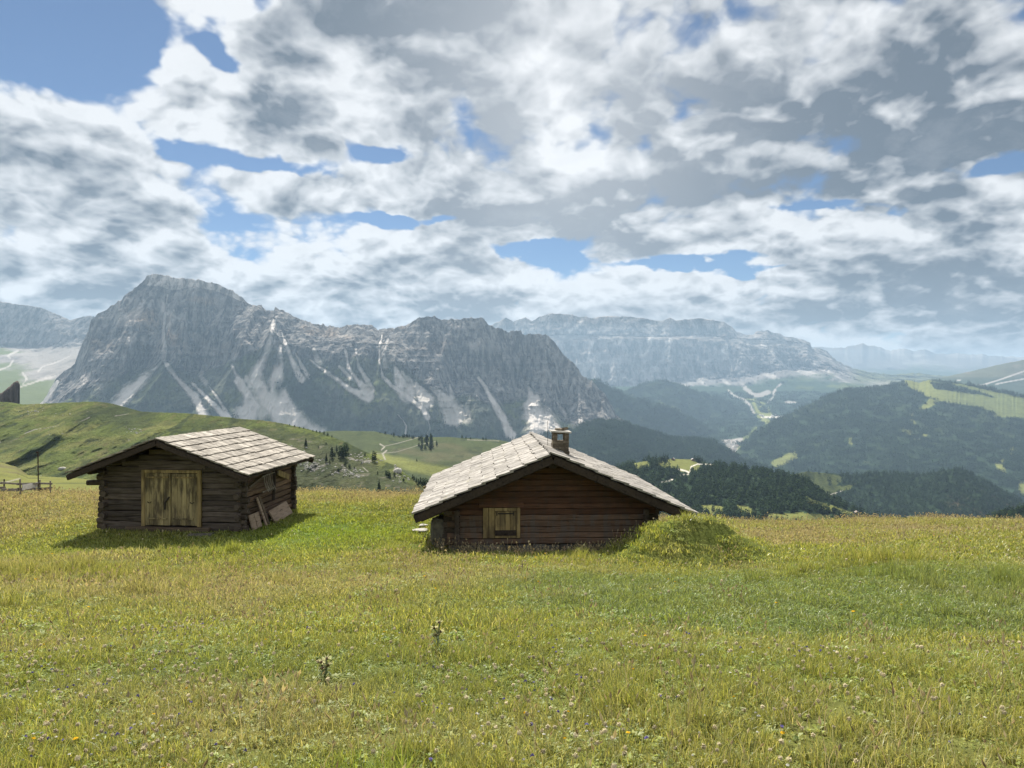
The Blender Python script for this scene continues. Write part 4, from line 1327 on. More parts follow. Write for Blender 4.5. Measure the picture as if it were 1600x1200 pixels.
def stone_mat(name, c1, c2, sc=9, joints=True):
    m, t = new_mat(name)
    pos = t.n.new('ShaderNodeTexCoord').outputs['Object']
    ri = t.n.new('ShaderNodeNewGeometry').outputs['Random Per Island']
    n = t.noise(pos, sc, 6, .65)
    c = t.mix(t.ramp(n, .3, .7, False), (*c1, 1), (*c2, 1))
    c = t.vec('SCALE', c, t.math('MULTIPLY_ADD', ri, .6, .7))
    finish(t, principled(t, c, .92, bump(t, n, .8, .03), .15))
    return m


STONE = stone_mat("chimney_stone", (.075, .062, .046), (.26, .215, .16))
PALE = stone_mat("pale_stone", (.34, .32, .29), (.58, .55, .50))
BLOCK = stone_mat("grey_block_stone", (.055, .052, .045), (.19, .175, .145), 6)


def shingle_roof(mb, side, half, drop, ridge, y0, y1, rows, wmin, wmax, thick, lap, eave_extra=0.0, jig=.015, cap=0.0):
    """overlapping slabs from eave to ridge on one slope"""
    ang = math.atan2(drop, half)
    slope = math.hypot(half, drop)
    tilt = ang - thick * 1.1 / (slope / rows)
    ca, sa = math.cos(ang), math.sin(ang)
    step = slope / rows
    for i in range(rows):
        lo = i * step                                           # distance up from the eave
        y = y0 - random.uniform(0, .04)
        while y < y1:
            wd = random.uniform(wmin, wmax)
            if y + wd > y1 - wmin * .5:
                wd = y1 - y + random.uniform(0, .04)
            ln = step + lap if i < rows - 1 else step + cap
            a = lo - random.uniform(0, jig * 2) - (eave_extra if i == 0 else 0)
            mid = a + ln / 2
            cx, cz = half - mid * ca, ridge - drop + mid * sa
            rot = Matrix.Rotation(side * (ang - thick * .9 / step) + random.uniform(-.022, .022), 3, 'Y') @ Matrix.Rotation(random.uniform(-.02, .02), 3, 'Z')
            nz = thick * .9 + random.uniform(0, .006)
            mb.box((side * (cx + sa * nz), y + wd / 2, cz + ca * nz), (ln, wd - random.uniform(.004, .026), thick * random.uniform(.8, 1.2)), rot)
            y += wd


def roof_frame(mb, side, half, drop, ridge, y0, y1, thick=.07):
    ang = math.atan2(drop, half)
    slope = math.hypot(half, drop)
    rot = Matrix.Rotation(side * ang, 3, 'Y')
    mb.box((side * half / 2, (y0 + y1) / 2, ridge - drop / 2 - thick * .5), (slope - .01, y1 - y0 - .06, thick), rot)


def gable_logs(mb, xl, xr, zt, slope_l, slope_r, apex, apexx, y, h, th, z0, jit, skip=None, mb2=None, z_split=None, wob=.012):
    """horizontal logs of a gable wall, cut to the roof line; skip = (x0, x1, z0, z1) of an opening"""
    z = z0
    while z < apex - .12:
        hh = h * random.uniform(.9, 1.1)
        zc = z + hh / 2
        topz = z + hh * .9
        l = max(xl, apexx - (apex - topz) / slope_l)
        r = min(xr, apexx + (apex - topz) / slope_r)
        if r - l < .2:
            break
        target = mb2 if (mb2 is not None and zc < z_split) else mb
        spans = [(l, r)]
        if skip and z + hh > skip[2] + .03 and z < skip[3] - .03:
            spans = [(l, skip[0]), (skip[1], r)]
        for a, b in spans:
            if b - a > .05:
                target.beam((a, y + random.uniform(-jit, jit), zc), (b, y + random.uniform(-jit, jit), zc), th, hh * 1.0, round_=.34, segs=max(2, int((b - a) / .35)), wob=wob)
        z += hh


# ------------------------------------------------------------------ hay barn on the left
barn = empty("hay_barn", BARN_O, -BARN_YAW)
tag(barn, "old dark log hay barn with silvery shingle roof and yellowed double doors", "barn")
W, DP, RIDGE, HALF, DROP, OV, LEN = 2.41, 4.29, 3.10, 3.05, 1.155, .89, 5.76
SL = DROP / HALF
DX0, DX1, DZ0, DZ1 = -1.0, 1.06, .16, 2.03
front, side_, ends = MB(), MB(), MB()
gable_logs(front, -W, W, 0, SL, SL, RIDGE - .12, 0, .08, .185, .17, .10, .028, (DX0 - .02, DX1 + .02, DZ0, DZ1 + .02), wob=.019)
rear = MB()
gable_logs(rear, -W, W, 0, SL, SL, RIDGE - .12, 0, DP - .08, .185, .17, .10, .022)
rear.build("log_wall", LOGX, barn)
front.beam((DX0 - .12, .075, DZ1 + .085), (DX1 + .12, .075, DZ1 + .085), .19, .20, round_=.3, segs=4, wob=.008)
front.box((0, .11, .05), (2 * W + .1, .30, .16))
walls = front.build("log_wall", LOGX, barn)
for sx in (-1, 1):
    z = .08
    wm = MB()
    while z < 2.02:
        hh = .19 * random.uniform(.9, 1.1)
        gap = .0 if sx < 0 or z > 1.2 else .03
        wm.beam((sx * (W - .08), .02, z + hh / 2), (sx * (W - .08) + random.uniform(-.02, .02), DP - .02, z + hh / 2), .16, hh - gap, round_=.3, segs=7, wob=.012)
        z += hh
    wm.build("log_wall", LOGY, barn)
for sx in (-1, 1):
    for yb in (.08, DP - .08):
        em = MB()
        z = .12
        k = 0
        while z < 2.05:
            hh = .185
            e = random.uniform(.12, .24)
            em.beam((sx * (W - .03), yb, z), (sx * (W + e), yb + random.uniform(-.02, .02), z), .17, hh * (1.0 if k % 2 else .9), round_=.5, segs=2, wob=.010)
            if k % 2 == 0:
                sgn = -1 if yb < 1 else 1
                em.beam((sx * (W - .09), yb, z), (sx * (W - .09), yb + sgn * random.uniform(.16, .28), z), .17, hh, round_=.5, segs=2, wob=.008)
            z += hh * .98
            k += 1
        if sx < 0 and yb < 1:
            em.beam((-W + .1, .14, 1.56), (-W - .62, .12, 1.55), .17, .17, round_=.45, segs=2)
        em.build("log_end", ENDS, barn)
dark = MB()
dark.box((0, DP / 2, .95), (2 * W - .36, DP - .36, 1.8))
dark.build("dark_backing", BEAM, barn)  # added dark box behind the logs so no light shows through the walls
fr = MB()
fr.box((DX0 + .06, -.03, (DZ0 + DZ1) / 2), (.12, .10, DZ1 - DZ0))
fr.box((DX1 - .06, -.03, (DZ0 + DZ1) / 2), (.12, .10, DZ1 - DZ0))
fr.box(((DX0 + DX1) / 2, -.032, DZ1 - .05), (DX1 - DX0 - .25, .09, .10))
fr.build("door_frame", DOORW, barn)
sill = MB()
sill.beam((DX0 - .5, -.10, .07), (DX1 + .35, -.12, .06), .16, .16, round_=.3, segs=4, wob=.01)
sill.build("door_sill", GREYX, barn)
mid = (DX0 + DX1) / 2
for a, b in ((DX0 + .125, mid - .012), (mid + .012, DX1 - .125)):
    dm = MB()
    x = a
    while x < b - .02:
        wd = min(random.uniform(.14, .21), b - x)
        dm.box((x + wd / 2, -.045 + random.uniform(-.006, .006), (DZ0 + DZ1) / 2 - .04), (wd - .009, .04, DZ1 - DZ0 - .16 + random.uniform(-.02, .02)))
        x += wd
    dr = dm.build("door", DOORD, barn)
    bt = MB()
    bt.box(((a + b) / 2, -.085, DZ1 - .24), (b - a - .14, .035, .05))
    bt.build("batten", DOORW, dr)
    bt = MB()
    bt.box(((a + b) / 2 - .02, -.08, DZ0 + .26), (b - a - .2, .03, .045))
    bt.build("batten", DOORD, dr)
    hd = MB()
    for k in range(7):
        t0, t1 = k / 7 * math.pi, (k + 1) / 7 * math.pi
        cx = a + .16 if a < mid - .2 else a + .72
        hd.beam((cx - .06 * math.cos(t0), -.085, .98 - .05 * math.sin(t0)), (cx - .06 * math.cos(t1), -.085, .98 - .05 * math.sin(t1)), .018, .018)
    hd.build("handle", IRON, dr)
latch = MB()
latch.beam((mid - .22, -.10, .92), (mid - .04, -.10, 1.14), .035, .035, segs=2, wob=.006)
latch.beam((mid - .20, -.10, .94), (mid - .20, -.10, .72), .03, .03)
latch.build("latch", IRON, barn)
roof = MB()
for sx in (-1, 1):
    shingle_roof(roof, sx, HALF, DROP, RIDGE + .02, -OV, LEN - OV, 8, .14, .32, .036, .10, jig=.022, cap=.06 if sx > 0 else -.02)
ro = roof.build("roof", SHING, barn)
deck = MB()
for sx in (-1, 1):
    roof_frame(deck, sx, HALF, DROP, RIDGE, -OV + .03, LEN - OV - .03, .06)
    ang = math.atan2(DROP, HALF)
    for yb in (-OV + .06, LEN - OV - .06):
        deck.beam((sx * .01, yb, RIDGE - .13), (sx * (HALF - .02), yb + random.uniform(-.02, .02), RIDGE - DROP - .11), .11, .16, round_=.2, segs=4, wob=.012)
for xx in (-W + .05, -1.2, 0, 1.2, W - .05):
    deck.beam((xx, -OV + .15, RIDGE - abs(xx) * SL - .20), (xx, LEN - OV - .15, RIDGE - abs(xx) * SL - .20), .15, .15, round_=.42, segs=3, wob=.01)
deck.build("roof_frame", BEAM, ro)


def bl(o, yaw, x, y, z):
    """a point of a building's own frame in the world"""
    return (o[0] + x * math.cos(yaw) + y * math.sin(yaw), o[1] - x * math.sin(yaw) + y * math.cos(yaw), o[2] + z)


def prop(name, mb, mat, label, cat, o=BARN_O, yaw=BARN_YAW, group=None):
    ob = mb.build(name, mat)
    ob.location = o
    ob.rotation_euler = (0, 0, -yaw)
    tag(ob, label, cat, group)
    return ob


# what leans on and hangs from its right-hand wall
q = MB()
q.beam((W + .42, 1.02, .0), (W + .06, 1.02, .98), .12, .035, up=(1, 0, 0))
prop("leaning_plank", q, BOARD, "narrow pale plank leaning upright on the barn side wall, left of a darker one", "plank")
q = MB()
q.beam((W + .40, 1.24, .0), (W + .06, 1.20, 1.0), .14, .035, up=(1, 0, 0))
prop("leaning_plank", q, GREYX, "darker upright plank leaning on the barn side wall, right of the narrow grey plank", "plank")
q = MB()
q.box((W + .34, 2.35, .24), (.05, 1.6, .50), Matrix.Rotation(-.5, 3, 'Y') @ Matrix.Rotation(.06, 3, 'X'))
prop("wooden_panel", q, BOARD, "long tilted brown board panel resting against the foot of the barn side wall", "panel")
q = MB()
for k in range(2):
    q.box((W + .24, .34 + k * .36, .27), (.045, .33, .52), Matrix.Rotation(-.28, 3, 'Y'))
prop("wooden_panel", q, BOARD, "short brown board panel propped at the front corner of the barn side wall", "panel")
q = MB()
q.beam((W + .20, 2.05, .72), (W + .14, 2.3, 1.78), .10, .10, segs=2, wob=.01)
prop("prop_post", q, BEAM, "dark slanted post under the right eave of the barn", "post")
q = MB()
q.beam((W + .16, 2.5, 1.66), (W + .16, 3.5, 1.36), .04, .20)
prop("slanting_board", q, DOORW, "yellowish board hung aslant under the right eave of the barn", "board")
q = MB()
q.beam((W + .14, .25, 1.42), (W + .16, 2.2, 1.86), .05, .09)
prop("slanting_board", q, GREYX, "long thin pole board rising along the barn side wall below the eave", "board")
q = MB()
for k in range(5):
    y0_ = 1.25 + k * .15
    pts = [(W + .22, y0_, 1.72), (W + .24, y0_ - .02, 1.5), (W + .28, y0_ + .02, 1.3), (W + .30, y0_ + .12, 1.16), (W + .26, y0_ + .26, 1.12)]
    for a, b in zip(pts[:-1], pts[1:]):
        q.beam(a, b, .03, .03)
for z_ in (1.68, 1.14):
    q.beam((W + .20, 1.15, z_), (W + .22, 2.1, z_ + .04), .035, .035)
prop("hay_rack", q, POLEW, "grey bundle of bent wooden rods hanging on the barn side wall under the eave", "rack")
q = MB()
q.beam((.95, -.62, -.02), (1.75, -.55, .0), .34, .14, round_=.5, segs=4, wob=.01)
prop("stone_slab", q, BLOCK, "flat grey stone slab lying before the right front corner of the barn", "stone")

# ------------------------------------------------------------------ the hut on the right
hut = empty("log_hut", HUT_O, -HUT_YAW)
tag(hut, "low brown log hut with pale slab roof and stone chimney, dug into the meadow", "hut")
HB = HUT_O[2]
RZ = -2.0 - HB - .07
HL, DL, HR, DR_, HOV, HLEN = 4.05, 1.74, 4.26, 1.82, .82, 8.64
SLL, SLR = DL / HL, DR_ / HR
WL, WR, WD = 3.12, 3.2, 7.0
upper, lower = MB(), MB()
ap = RZ - .14
HX0, HX1, HZ0, HZ1 = -2.06, -.92, .22, 1.13
gable_logs(upper, -WL, WR, 0, SLL, SLR, ap, 0, .08, .175, .17, .02, .012, (HX0, HX1, HZ0, HZ1), lower, .93)
rear = MB()
gable_logs(rear, -WL, WR, 0, SLL, SLR, ap, 0, WD - .08, .175, .17, .02, .012)
rear.build("log_wall", REDX, hut)
upper.beam((HX0 - .1, .075, HZ1 + .07), (HX1 + .1, .075, HZ1 + .07), .18, .16, round_=.3, segs=3, wob=.004)
wall_up = upper.build("log_wall", REDX, hut)
lower.build("log_wall", GREYX2, hut)
for sx, ww, sl in ((-1, WL, SLL), (1, WR, SLR)):
    sm = MB()
    z = .02
    while z < RZ - ww * sl - .30:
        sm.beam((sx * (ww - .08), 0.17, z + .09), (sx * (ww - .08), WD - .17, z + .09), .16, .18, round_=.3, segs=5, wob=.008)
        z += .18
    sm.build("log_wall", REDX, hut)
for sx, ww, sl in ((-1, WL, SLL), (1, WR, SLR)):
    for yb in (.08, WD - .08):
        em = MB()
        z = .1
        k = 0
        while z < RZ - (ww + .2) * sl - .28:
            em.beam((sx * (ww - .25), yb, z), (sx * (ww + random.uniform(.08, .15)), yb, z), .16, .178, round_=.3)
            if yb < 1:
                em.beam((sx * (ww - .30), .03, z), (sx * (ww - .30), -.13 + random.uniform(-.03, .03), z), .15, .178, round_=.3)
            z += .176
            k += 1
        em.build("log_end", ENDS, hut)
fd = MB()
for x0_ in np.arange(-WL + .05, WR - .2, .42):
    fd.box((x0_ + .2, .10 + random.uniform(-.02, .02), -.24), (.40, .22, .50 + random.uniform(-.05, .02)), Matrix.Rotation(random.uniform(-.04, .04), 3, 'Z'))
fd.build("foundation", BLOCK, hut)
core = MB()
core.box((0, WD / 2, .7), (WL + WR - .5, WD - .36, 1.3))
core.build("light_tight_core", BEAM, hut)  # unseen dark block added inside, stops light passing between the hut logs
hd = MB()
x = HX0 + .01
for wd in (.17, .19):
    hd.box((x + wd / 2, -.02, (HZ0 + HZ1) / 2), (wd - .012, .06, HZ1 - HZ0))
    x += wd
hd.box((HX1 - .06, -.02, (HZ0 + HZ1) / 2), (.11, .06, HZ1 - HZ0))
hd.box(((x + HX1 - .12) / 2, -.025, HZ1 - .05), (HX1 - .12 - x - .01, .05, .09))
hd.build("door_frame", DOORW, hut)
dm = MB()
x0_ = x + .005
while x0_ < HX1 - .14:
    wd = min(.155, HX1 - .125 - x0_)
    dm.box((x0_ + wd / 2, -.035 + random.uniform(-.004, .004), (HZ0 + HZ1) / 2 - .05), (wd - .008, .04, HZ1 - HZ0 - .12))
    x0_ += wd
hdoor = dm.build("door", DOORW, hut)
hg = MB()
hg.box(((x + HX1) / 2 - .06, -.065, HZ1 - .17), (.46, .018, .035))
hg.box((x + .06, -.066, HZ1 - .17), (.03, .02, .12))
hg.box((HX1 - .20, -.066, HZ1 - .17), (.03, .02, .12))
hg.build("hinge", IRON, hdoor)
bt = MB()
bt.box(((x + HX1 - .12) / 2, -.068, HZ0 + .16), (HX1 - .14 - x, .03, .16))
bt.build("batten", BEAM, hdoor)
rf = MB()
shingle_roof(rf, -1, HL, DL, RZ + .02, -HOV, HLEN - HOV, 10, .24, .56, .044, .09, jig=.035, cap=-.03)
shingle_roof(rf, 1, HR, DR_, RZ + .02, -HOV, HLEN - HOV, 10, .24, .56, .044, .09, jig=.035, cap=.16)
hroof = rf.build("roof", SHING2, hut)
deck = MB()
for sx, hf, dp, sl in ((-1, HL, DL, SLL), (1, HR, DR_, SLR)):
    roof_frame(deck, sx, hf, dp, RZ, -HOV + .05, HLEN - HOV - .05, .07)
    for yb in (-HOV + .05, HLEN - HOV - .05):
        deck.beam((sx * .01, yb, RZ - .14), (sx * (hf - .03), yb, RZ - dp - .12), .07, .20, segs=6, wob=.004)
    deck.beam((sx * .02, -HOV + .13, RZ - .22), (sx * (hf - .2), -HOV + .13, RZ - dp - .14), .06, .12, segs=4, wob=.004)
    for xx in (sx * (hf - 1.0), sx * 1.6):
        deck.beam((xx, -HOV + .2, RZ - abs(xx) * sl - .22), (xx, HLEN - HOV - .2, RZ - abs(xx) * sl - .22), .17, .17, round_=.4, segs=3, wob=.008)
deck.beam((0, -HOV + .16, RZ - .30), (0, HLEN - HOV - .2, RZ - .30), .24, .22, round_=.3, segs=3)
deck.build("roof_frame", BEAM, hroof)

# chimney: courses of rough stone, four corner piers round the flue mouth, a slab with stones on it
CX, CY = .46, 1.55
cz = RZ - CX * SLR
ch = MB()
z = cz - .25
while z < cz + .40:
    hh = random.uniform(.07, .12)
    for sx in (-1, 1):
        for sy in (-1, 1):
            w1, w2 = .27 * random.uniform(.92, 1.08), .27 * random.uniform(.92, 1.08)
            ch.box((CX + sx * .125, CY + sy * .125, z + hh / 2), (w1, w2, hh - .008), Matrix.Rotation(random.uniform(-.06, .06), 3, 'Z'))
    z += hh
zc = z
for sx in (-1, 1):
    for sy in (-1, 1):
        for k in range(3):
            ch.box((CX + sx * .185, CY + sy * .185, zc + .045 + k * .085), (.14, .14, .08), Matrix.Rotation(random.uniform(-.1, .1), 3, 'Z'))
for sy in (-1, 1):
    ch.box((CX, CY + sy * .2, zc + .245), (.26, .10, .05))
chim = ch.build("chimney", STONE, hut)
cs = MB()
cs.box((CX, CY, zc + .295), (.66, .64, .05), Matrix.Rotation(.06, 3, 'Y'))
cs.build("cap_slab", PALE, chim)
cs = MB()
for k in range(7):
    cs.box((CX + random.uniform(-.12, .16), CY + random.uniform(-.15, .15), zc + .35 + random.uniform(0, .03)), (random.uniform(.1, .2), random.uniform(.1, .2), .07), Matrix.Rotation(random.uniform(-.4, .4), 3, 'Z') @ Matrix.Rotation(random.uniform(-.2, .2), 3, 'X'))
cs.build("cap_stone", STONE, chim)
an = MB()
an.beam((CX - .36, CY + .5, RZ - .12), (CX - .36, CY + .5, RZ + .85), .012, .012)
an.build("antenna", IRON, hut)

# the block at its left corner and the stepping stones
q = MB()
def blob(mb, c, s, seed, sub=10, squash=1.0):
    r = np.random.default_rng(seed)
    V, F = [], []
    nu, nv = sub, sub // 2 + 1
    ph = r.random(6) * 6
    for j in range(nv + 1):
        v = j / nv * math.pi
        for i in range(nu):
            u = i / nu * 2 * math.pi
            d = np.array([math.sin(v) * math.cos(u), math.sin(v) * math.sin(u), math.cos(v)])
            d2 = np.sign(d) * np.abs(d) ** squash
            k = 1 + .10 * math.sin(3 * u + ph[0]) * math.sin(v) + .08 * math.sin(2 * v + ph[1] + 2 * u) + r.uniform(-.06, .06)
            V.append((c[0] + d2[0] * s[0] * k, c[1] + d2[1] * s[1] * k, c[2] + d2[2] * s[2] * k))
    for j in range(nv):
        for i in range(nu):
            F.append((j * nu + i, j * nu + (i + 1) % nu, (j + 1) * nu + (i + 1) % nu, (j + 1) * nu + i))
    mb.add(V, F)


blob(q, (-WL - .27, .32, .36), (.21, .32, .44), 5, 16, .42)
prop("stone_block", q, BLOCK, "upright grey stone block standing at the left corner of the brown hut", "stone block", HUT_O, HUT_YAW)
for (px, py), s_, lab in (((661, 823.5), .16, "smaller pale flat stone in the grass left of the hut, the farther of two"), ((657, 831), .25, "larger pale flat stone in the grass left of the hut, the nearer of two")):
    q = MB()
    p = gpix(px, py)
    blob(q, (0, 0, .06), (s_ * 1.0, s_ * .9, .035), int(px), 12, .7)
    o = q.build("flat_stone", PALE)
    o.location = p
    tag(o, lab, "stone")

# fence and pole beyond the barn on the left
fence = empty("fence", gpix(34, 771))
tag(fence, "low grey wooden rail fence at the crest left of the barn", "fence")
fp = []
for px in (-30, 5, 34, 63, 79):
    p = gpix(px, 770) + np.array([0, random.uniform(-.1, .1), 0])
    fp.append(p - np.array(fence.location))
for i, p in enumerate(fp):
    q = MB()
    q.beam((p[0], p[1], p[2] - .15), (p[0] + random.uniform(-.02, .02), p[1], p[2] + (.80 if i < 4 else .7)), .06, .06, round_=.4)
    q.build("post", POLEW if i != 1 else BEAM, fence)
for i in range(4):
    for zz in (.30, .60):
        a, b = fp[i], fp[i + 1]
        q = MB()
        q.beam((a[0] - .12, a[1] - .05, a[2] + zz + random.uniform(-.06, .06)), (b[0] + .12, b[1] - .05, b[2] + zz + random.uniform(-.05, .08)), .03, .13 if zz < .5 else .09, segs=2, wob=.015)
        q.build("rail", POLEW, fence)
q = MB()
q.beam((fp[2][0] + .15, fp[2][1] - .09, fp[2][2] + .42), (fp[3][0] - .05, fp[3][1] - .09, fp[3][2] + .58), .03, .24, segs=2, wob=.01)
q.build("slab_board", PALE, fence)
p = gpix(60, 769)
q = MB()
q.beam((0, 0, -.15), (-.09, .1, 2.2), .05, .05, round_=.4, segs=3, wob=.004)
q.box((-.13, .1, 2.17), (.10, .04, .07))
o = q.build("pole", BEAM)
o.location = p
tag(o, "thin tall pole rising from the low fence left of the barn", "pole")

# dark pointed crag behind the green hillside
m, t = new_mat("crag_rock")
pos = t.n.new('ShaderNodeNewGeometry').outputs['Position']
n_ = t.noise(pos, .12, 6, .6)
finish(t, principled(t, t.mix(n_, (.05, .04, .035, 1), (.17, .13, .11, 1)), .95, bump(t, n_, 1, 2.0), .05))
out = [(-70, 646), (-50, 628), (-25, 620), (-8, 618), (2, 614), (9, 609), (15, 604), (20, 599), (24, 596.5), (27.5, 594.5), (30, 597), (31, 602), (29.5, 608), (29, 615), (27, 622), (26.5, 630), (26, 646)]
xs_ = np.interp(np.linspace(0, len(out) - 1, 70), range(len(out)), [q_[0] for q_ in out])
ys_ = np.interp(np.linspace(0, len(out) - 1, 70), range(len(out)), [q_[1] for q_ in out])
CD, V = 1000, []
for k in range(14):
    tt = max(0, min(10, k - 2)) / 10
    lean = [0.0, .55, 0.94, .98, 1, 1, .99, .96, .93, .88, .82, .74, .6, 0.0][k]
    for i in range(70):
        dd_ = CD + (tt - .3) * 45 + 6 * vnoise(i * .23, k * .3, 0, 7) + 2 * vnoise(i * .8, k * .9, 0, 9)
        pt = P(27 + (xs_[i] - 27) * (.9 + .1 * lean), 646 + (ys_[i] - 646) * lean, dd_)
        pt[2] += .5 * vnoise(i * .6, k * .8, 3, 8)
        pt[0] += .6 * vnoise(i * .5, k * .7, 5, 6)
        V.append(pt)
cme = mesh_np("rock_crag", V, grid_faces(14, 70), False)
o = link("rock_crag", cme, m)
tag(o, "dark pointed rock crag jutting up behind the green hillside at the left edge", "crag")

# stones strewn on the hillside
q = MB()
for cx, cy, rx, ry, n_ in ((488, 726, 24, 12, 70), (545, 738, 24, 8, 60), (568, 716, 30, 9, 40), (621, 735, 6, 9, 16), (630, 750, 12, 5, 14), (210, 672, 14, 7, 22), (60, 645, 40, 6, 20), (462, 706, 20, 8, 16)):
    for i in range(n_):
        px, py = random.gauss(cx, rx * .5), random.gauss(cy, ry * .5)
        p = HILL.at(px, py)
        s_ = random.uniform(.25, .9) * (1.6 if random.random() < .08 else 1)
        blob(q, (p[0], p[1], p[2] + s_ * .1), (s_, s_ * .8, s_ * .55), i, 6, .8)
tag(q.build("boulder_field", PALE), kind='stuff')
q = MB()
blob(q, (0, 0, .9), (2.4, 2.0, 1.8), 77, 14, .8)
o = q.build("boulder", PALE)
o.location = HILL.at(622, 738)
tag(o, "largest pale grey outcrop on the hillside left of the hut roof grove", "boulder")
for (px, py), s_, lab in (((97, 733), 1.6, "pale boulder at the tip of the barn's left eave, on the far hillside"), ((13, 750), .5, "small pale stone in the pasture beyond the fence at the left")):
    q = MB()
    blob(q, (0, 0, s_ * .3), (s_ * 1.5, s_, s_ * .7), int(px), 12, .75)
    o = q.build("boulder", PALE)
    if px > 50:
        o.location = HILL.at(px, py)
    else:
        o.location = P(px, py, 100)
    tag(o, lab, "boulder")

# two thistles in the meadow
m, t = new_mat("thistle_bract")
finish(t, principled(t, (.46, .43, .20, 1), .8))
BRACT = m
m, t = new_mat("thistle_green")
finish(t, principled(t, (.17, .21, .10, 1), .8))
THISTLE = m
m, t = new_mat("thistle_core")
finish(t, principled(t, (.10, .06, .05, 1), .8))
CORE = m
for (px, py), h_, lab in (((683, 1020), .31, "taller spiny thistle with pale yellow heads in the middle of the meadow"), ((507, 1063), .19, "shorter pale thistle in the meadow, lower left of the taller one")):
    p = gpix(px, py)
    th = empty("thistle", p)
    tag(th, lab, "thistle")
    q = MB()
    q.beam((0, 0, -.03), (.02, 0, h_ * .9), .016, .016, round_=.3, segs=4, wob=.006)
    heads = [(.02, 0, h_ * .92), (-.03, .01, h_ * .74), (.035, -.02, h_ * .66), (-.01, -.03, h_ * .56)]
    for hx, hy, hz in heads[1:]:
        q.beam((.01, 0, hz * .8), (hx, hy, hz), .010, .010)
    q.build("stem", THISTLE, th)
    q = MB()
    for k in range(14):
        a = random.random() * 6.283
        z_ = h_ * random.uniform(.0, .5)
        ln = (.10 * (1 - z_ / h_) + .03) * h_ / .3
        c_, s_ = math.cos(a), math.sin(a)
        w_ = .012
        q.add([(0, 0, z_), (c_ * ln * .5 - s_ * w_, s_ * ln * .5 + c_ * w_, z_ + .05), (c_ * ln, s_ * ln, z_ + .03), (c_ * ln * .5 + s_ * w_, s_ * ln * .5 - c_ * w_, z_ + .05)], [(0, 1, 2, 3)])
    q.build("leaf", THISTLE, th)
    for hx, hy, hz in heads:
        q = MB()
        for k in range(22):
            a = k / 22 * 6.283 * 2.7
            c_, s_ = math.cos(a), math.sin(a)
            el_ = random.uniform(-.1, .9)
            r_ = .044
            q.add([(hx - s_ * .011, hy + c_ * .011, hz), (hx + s_ * .011, hy - c_ * .011, hz), (hx + c_ * r_, hy + s_ * r_, hz + el_ * r_)], [(0, 1, 2)])
        hb = q.build("flower_head", BRACT, th)
        q = MB()
        blob(q, (hx, hy, hz + .008), (.011, .011, .012), int(hz * 100), 8)
        q.build("core", CORE, hb)

# ------------------------------------------------------------------ houses far down in the valley, cabins on the wooded nose
m, t = new_mat("house_plaster")
oi = t.n.new('ShaderNodeObjectInfo').outputs['Random']
finish(t, principled(t, t.mix(oi, (.62, .59, .54, 1), (.82, .80, .77, 1)), .9))
PLASTER = m
m, t = new_mat("house_roof")
oi = t.n.new('ShaderNodeObjectInfo').outputs['Random']
finish(t, principled(t, t.mix(oi, (.22, .17, .14, 1), (.50, .46, .43, 1)), .8))
HROOF = m
m, t = new_mat("cabin_timber")
finish(t, principled(t, (.16, .10, .06, 1), .9))
CABIN = m


def house_mesh(w_, d_, h_, r_, wallm):
    V = [(-w_, -d_, -3), (w_, -d_, -3), (w_, d_, -3), (-w_, d_, -3), (-w_, -d_, h_), (w_, -d_, h_), (w_, d_, h_), (-w_, d_, h_), (0, -d_, h_ + r_), (0, d_, h_ + r_)]
    e = w_ * 1.18
    zz = h_ - r_ * .18
    k = len(V)
    V += [(-e, -d_ * 1.12, zz), (0, -d_ * 1.12, h_ + r_ + .4), (e, -d_ * 1.12, zz), (-e, d_ * 1.12, zz), (0, d_ * 1.12, h_ + r_ + .4), (e, d_ * 1.12, zz)]
    F = [(0, 1, 5, 4), (1, 2, 6, 5), (2, 3, 7, 6), (3, 0, 4, 7), (4, 5, 8), (6, 7, 9), (k, k + 1, k + 4, k + 3), (k + 1, k + 2, k + 5, k + 4)]
    me = bpy.data.meshes.new("house")
    me.from_pydata(V, [], F)
    me.materials.append(wallm)
    me.materials.append(HROOF)
    for i in (6, 7):
        me.polygons[i].material_index = 1
    return me


HOUSES = [house_mesh(7, 9, 8, 4, PLASTER), house_mesh(6, 7, 7, 3.5, PLASTER), house_mesh(10, 14, 11, 5, PLASTER)]


def put_house(L, px, py, label, group, kinds=HOUSES, sc=1.0, name="house"):
    o = bpy.data.objects.new(name, random.choice(kinds))
    COL.objects.link(o)
    o.location = L.at(px, py)
    o.rotation_euler = (0, 0, random.uniform(-.6, .6))
    o.scale = (sc, sc, sc)
    tag(o, label, "house", group)


for i in range(58):
    tt = random.random()
    cx, cy = np.interp(tt, [0, .35, .7, 1], [1136, 1147, 1152, 1160]), np.interp(tt, [0, .35, .7, 1], [690, 699, 707, 713])
    put_house(VALLEY, cx + random.gauss(0, 6), cy + random.gauss(0, 2.4), "one of the many pale houses of the valley village beyond the chimney's right", "houses of the valley village")
for i in range(42):
    px = random.uniform(1162, 1206)
    put_house(VALLEY, px, np.interp(px, [1162, 1206], [712, 721]) + random.gauss(0, 2.2), "grey roofed house in the lower strip of the valley village along the wooded edge", "houses along the wooded edge", HOUSES, .9)
for i in range(12):
    px = random.uniform(1186, 1212)
    put_house(VALLEY, px, random.gauss(651, 2), "pale house of the upper hamlet in the narrow valley bottom", "houses of the upper hamlet", HOUSES, .9)
for px in (1215.5, 1221, 1225):
    put_house(VALLEY, px, 651.3, "white house in the short row at the right end of the upper hamlet", "white row at the upper hamlet", [HOUSES[2]], 1.1)
for px, py in ((1161, 701), (1168, 702)):
    put_house(VALLEY, px, py, "white house standing on the open meadow right of the village", "houses on the village meadow", [HOUSES[2]], 1)
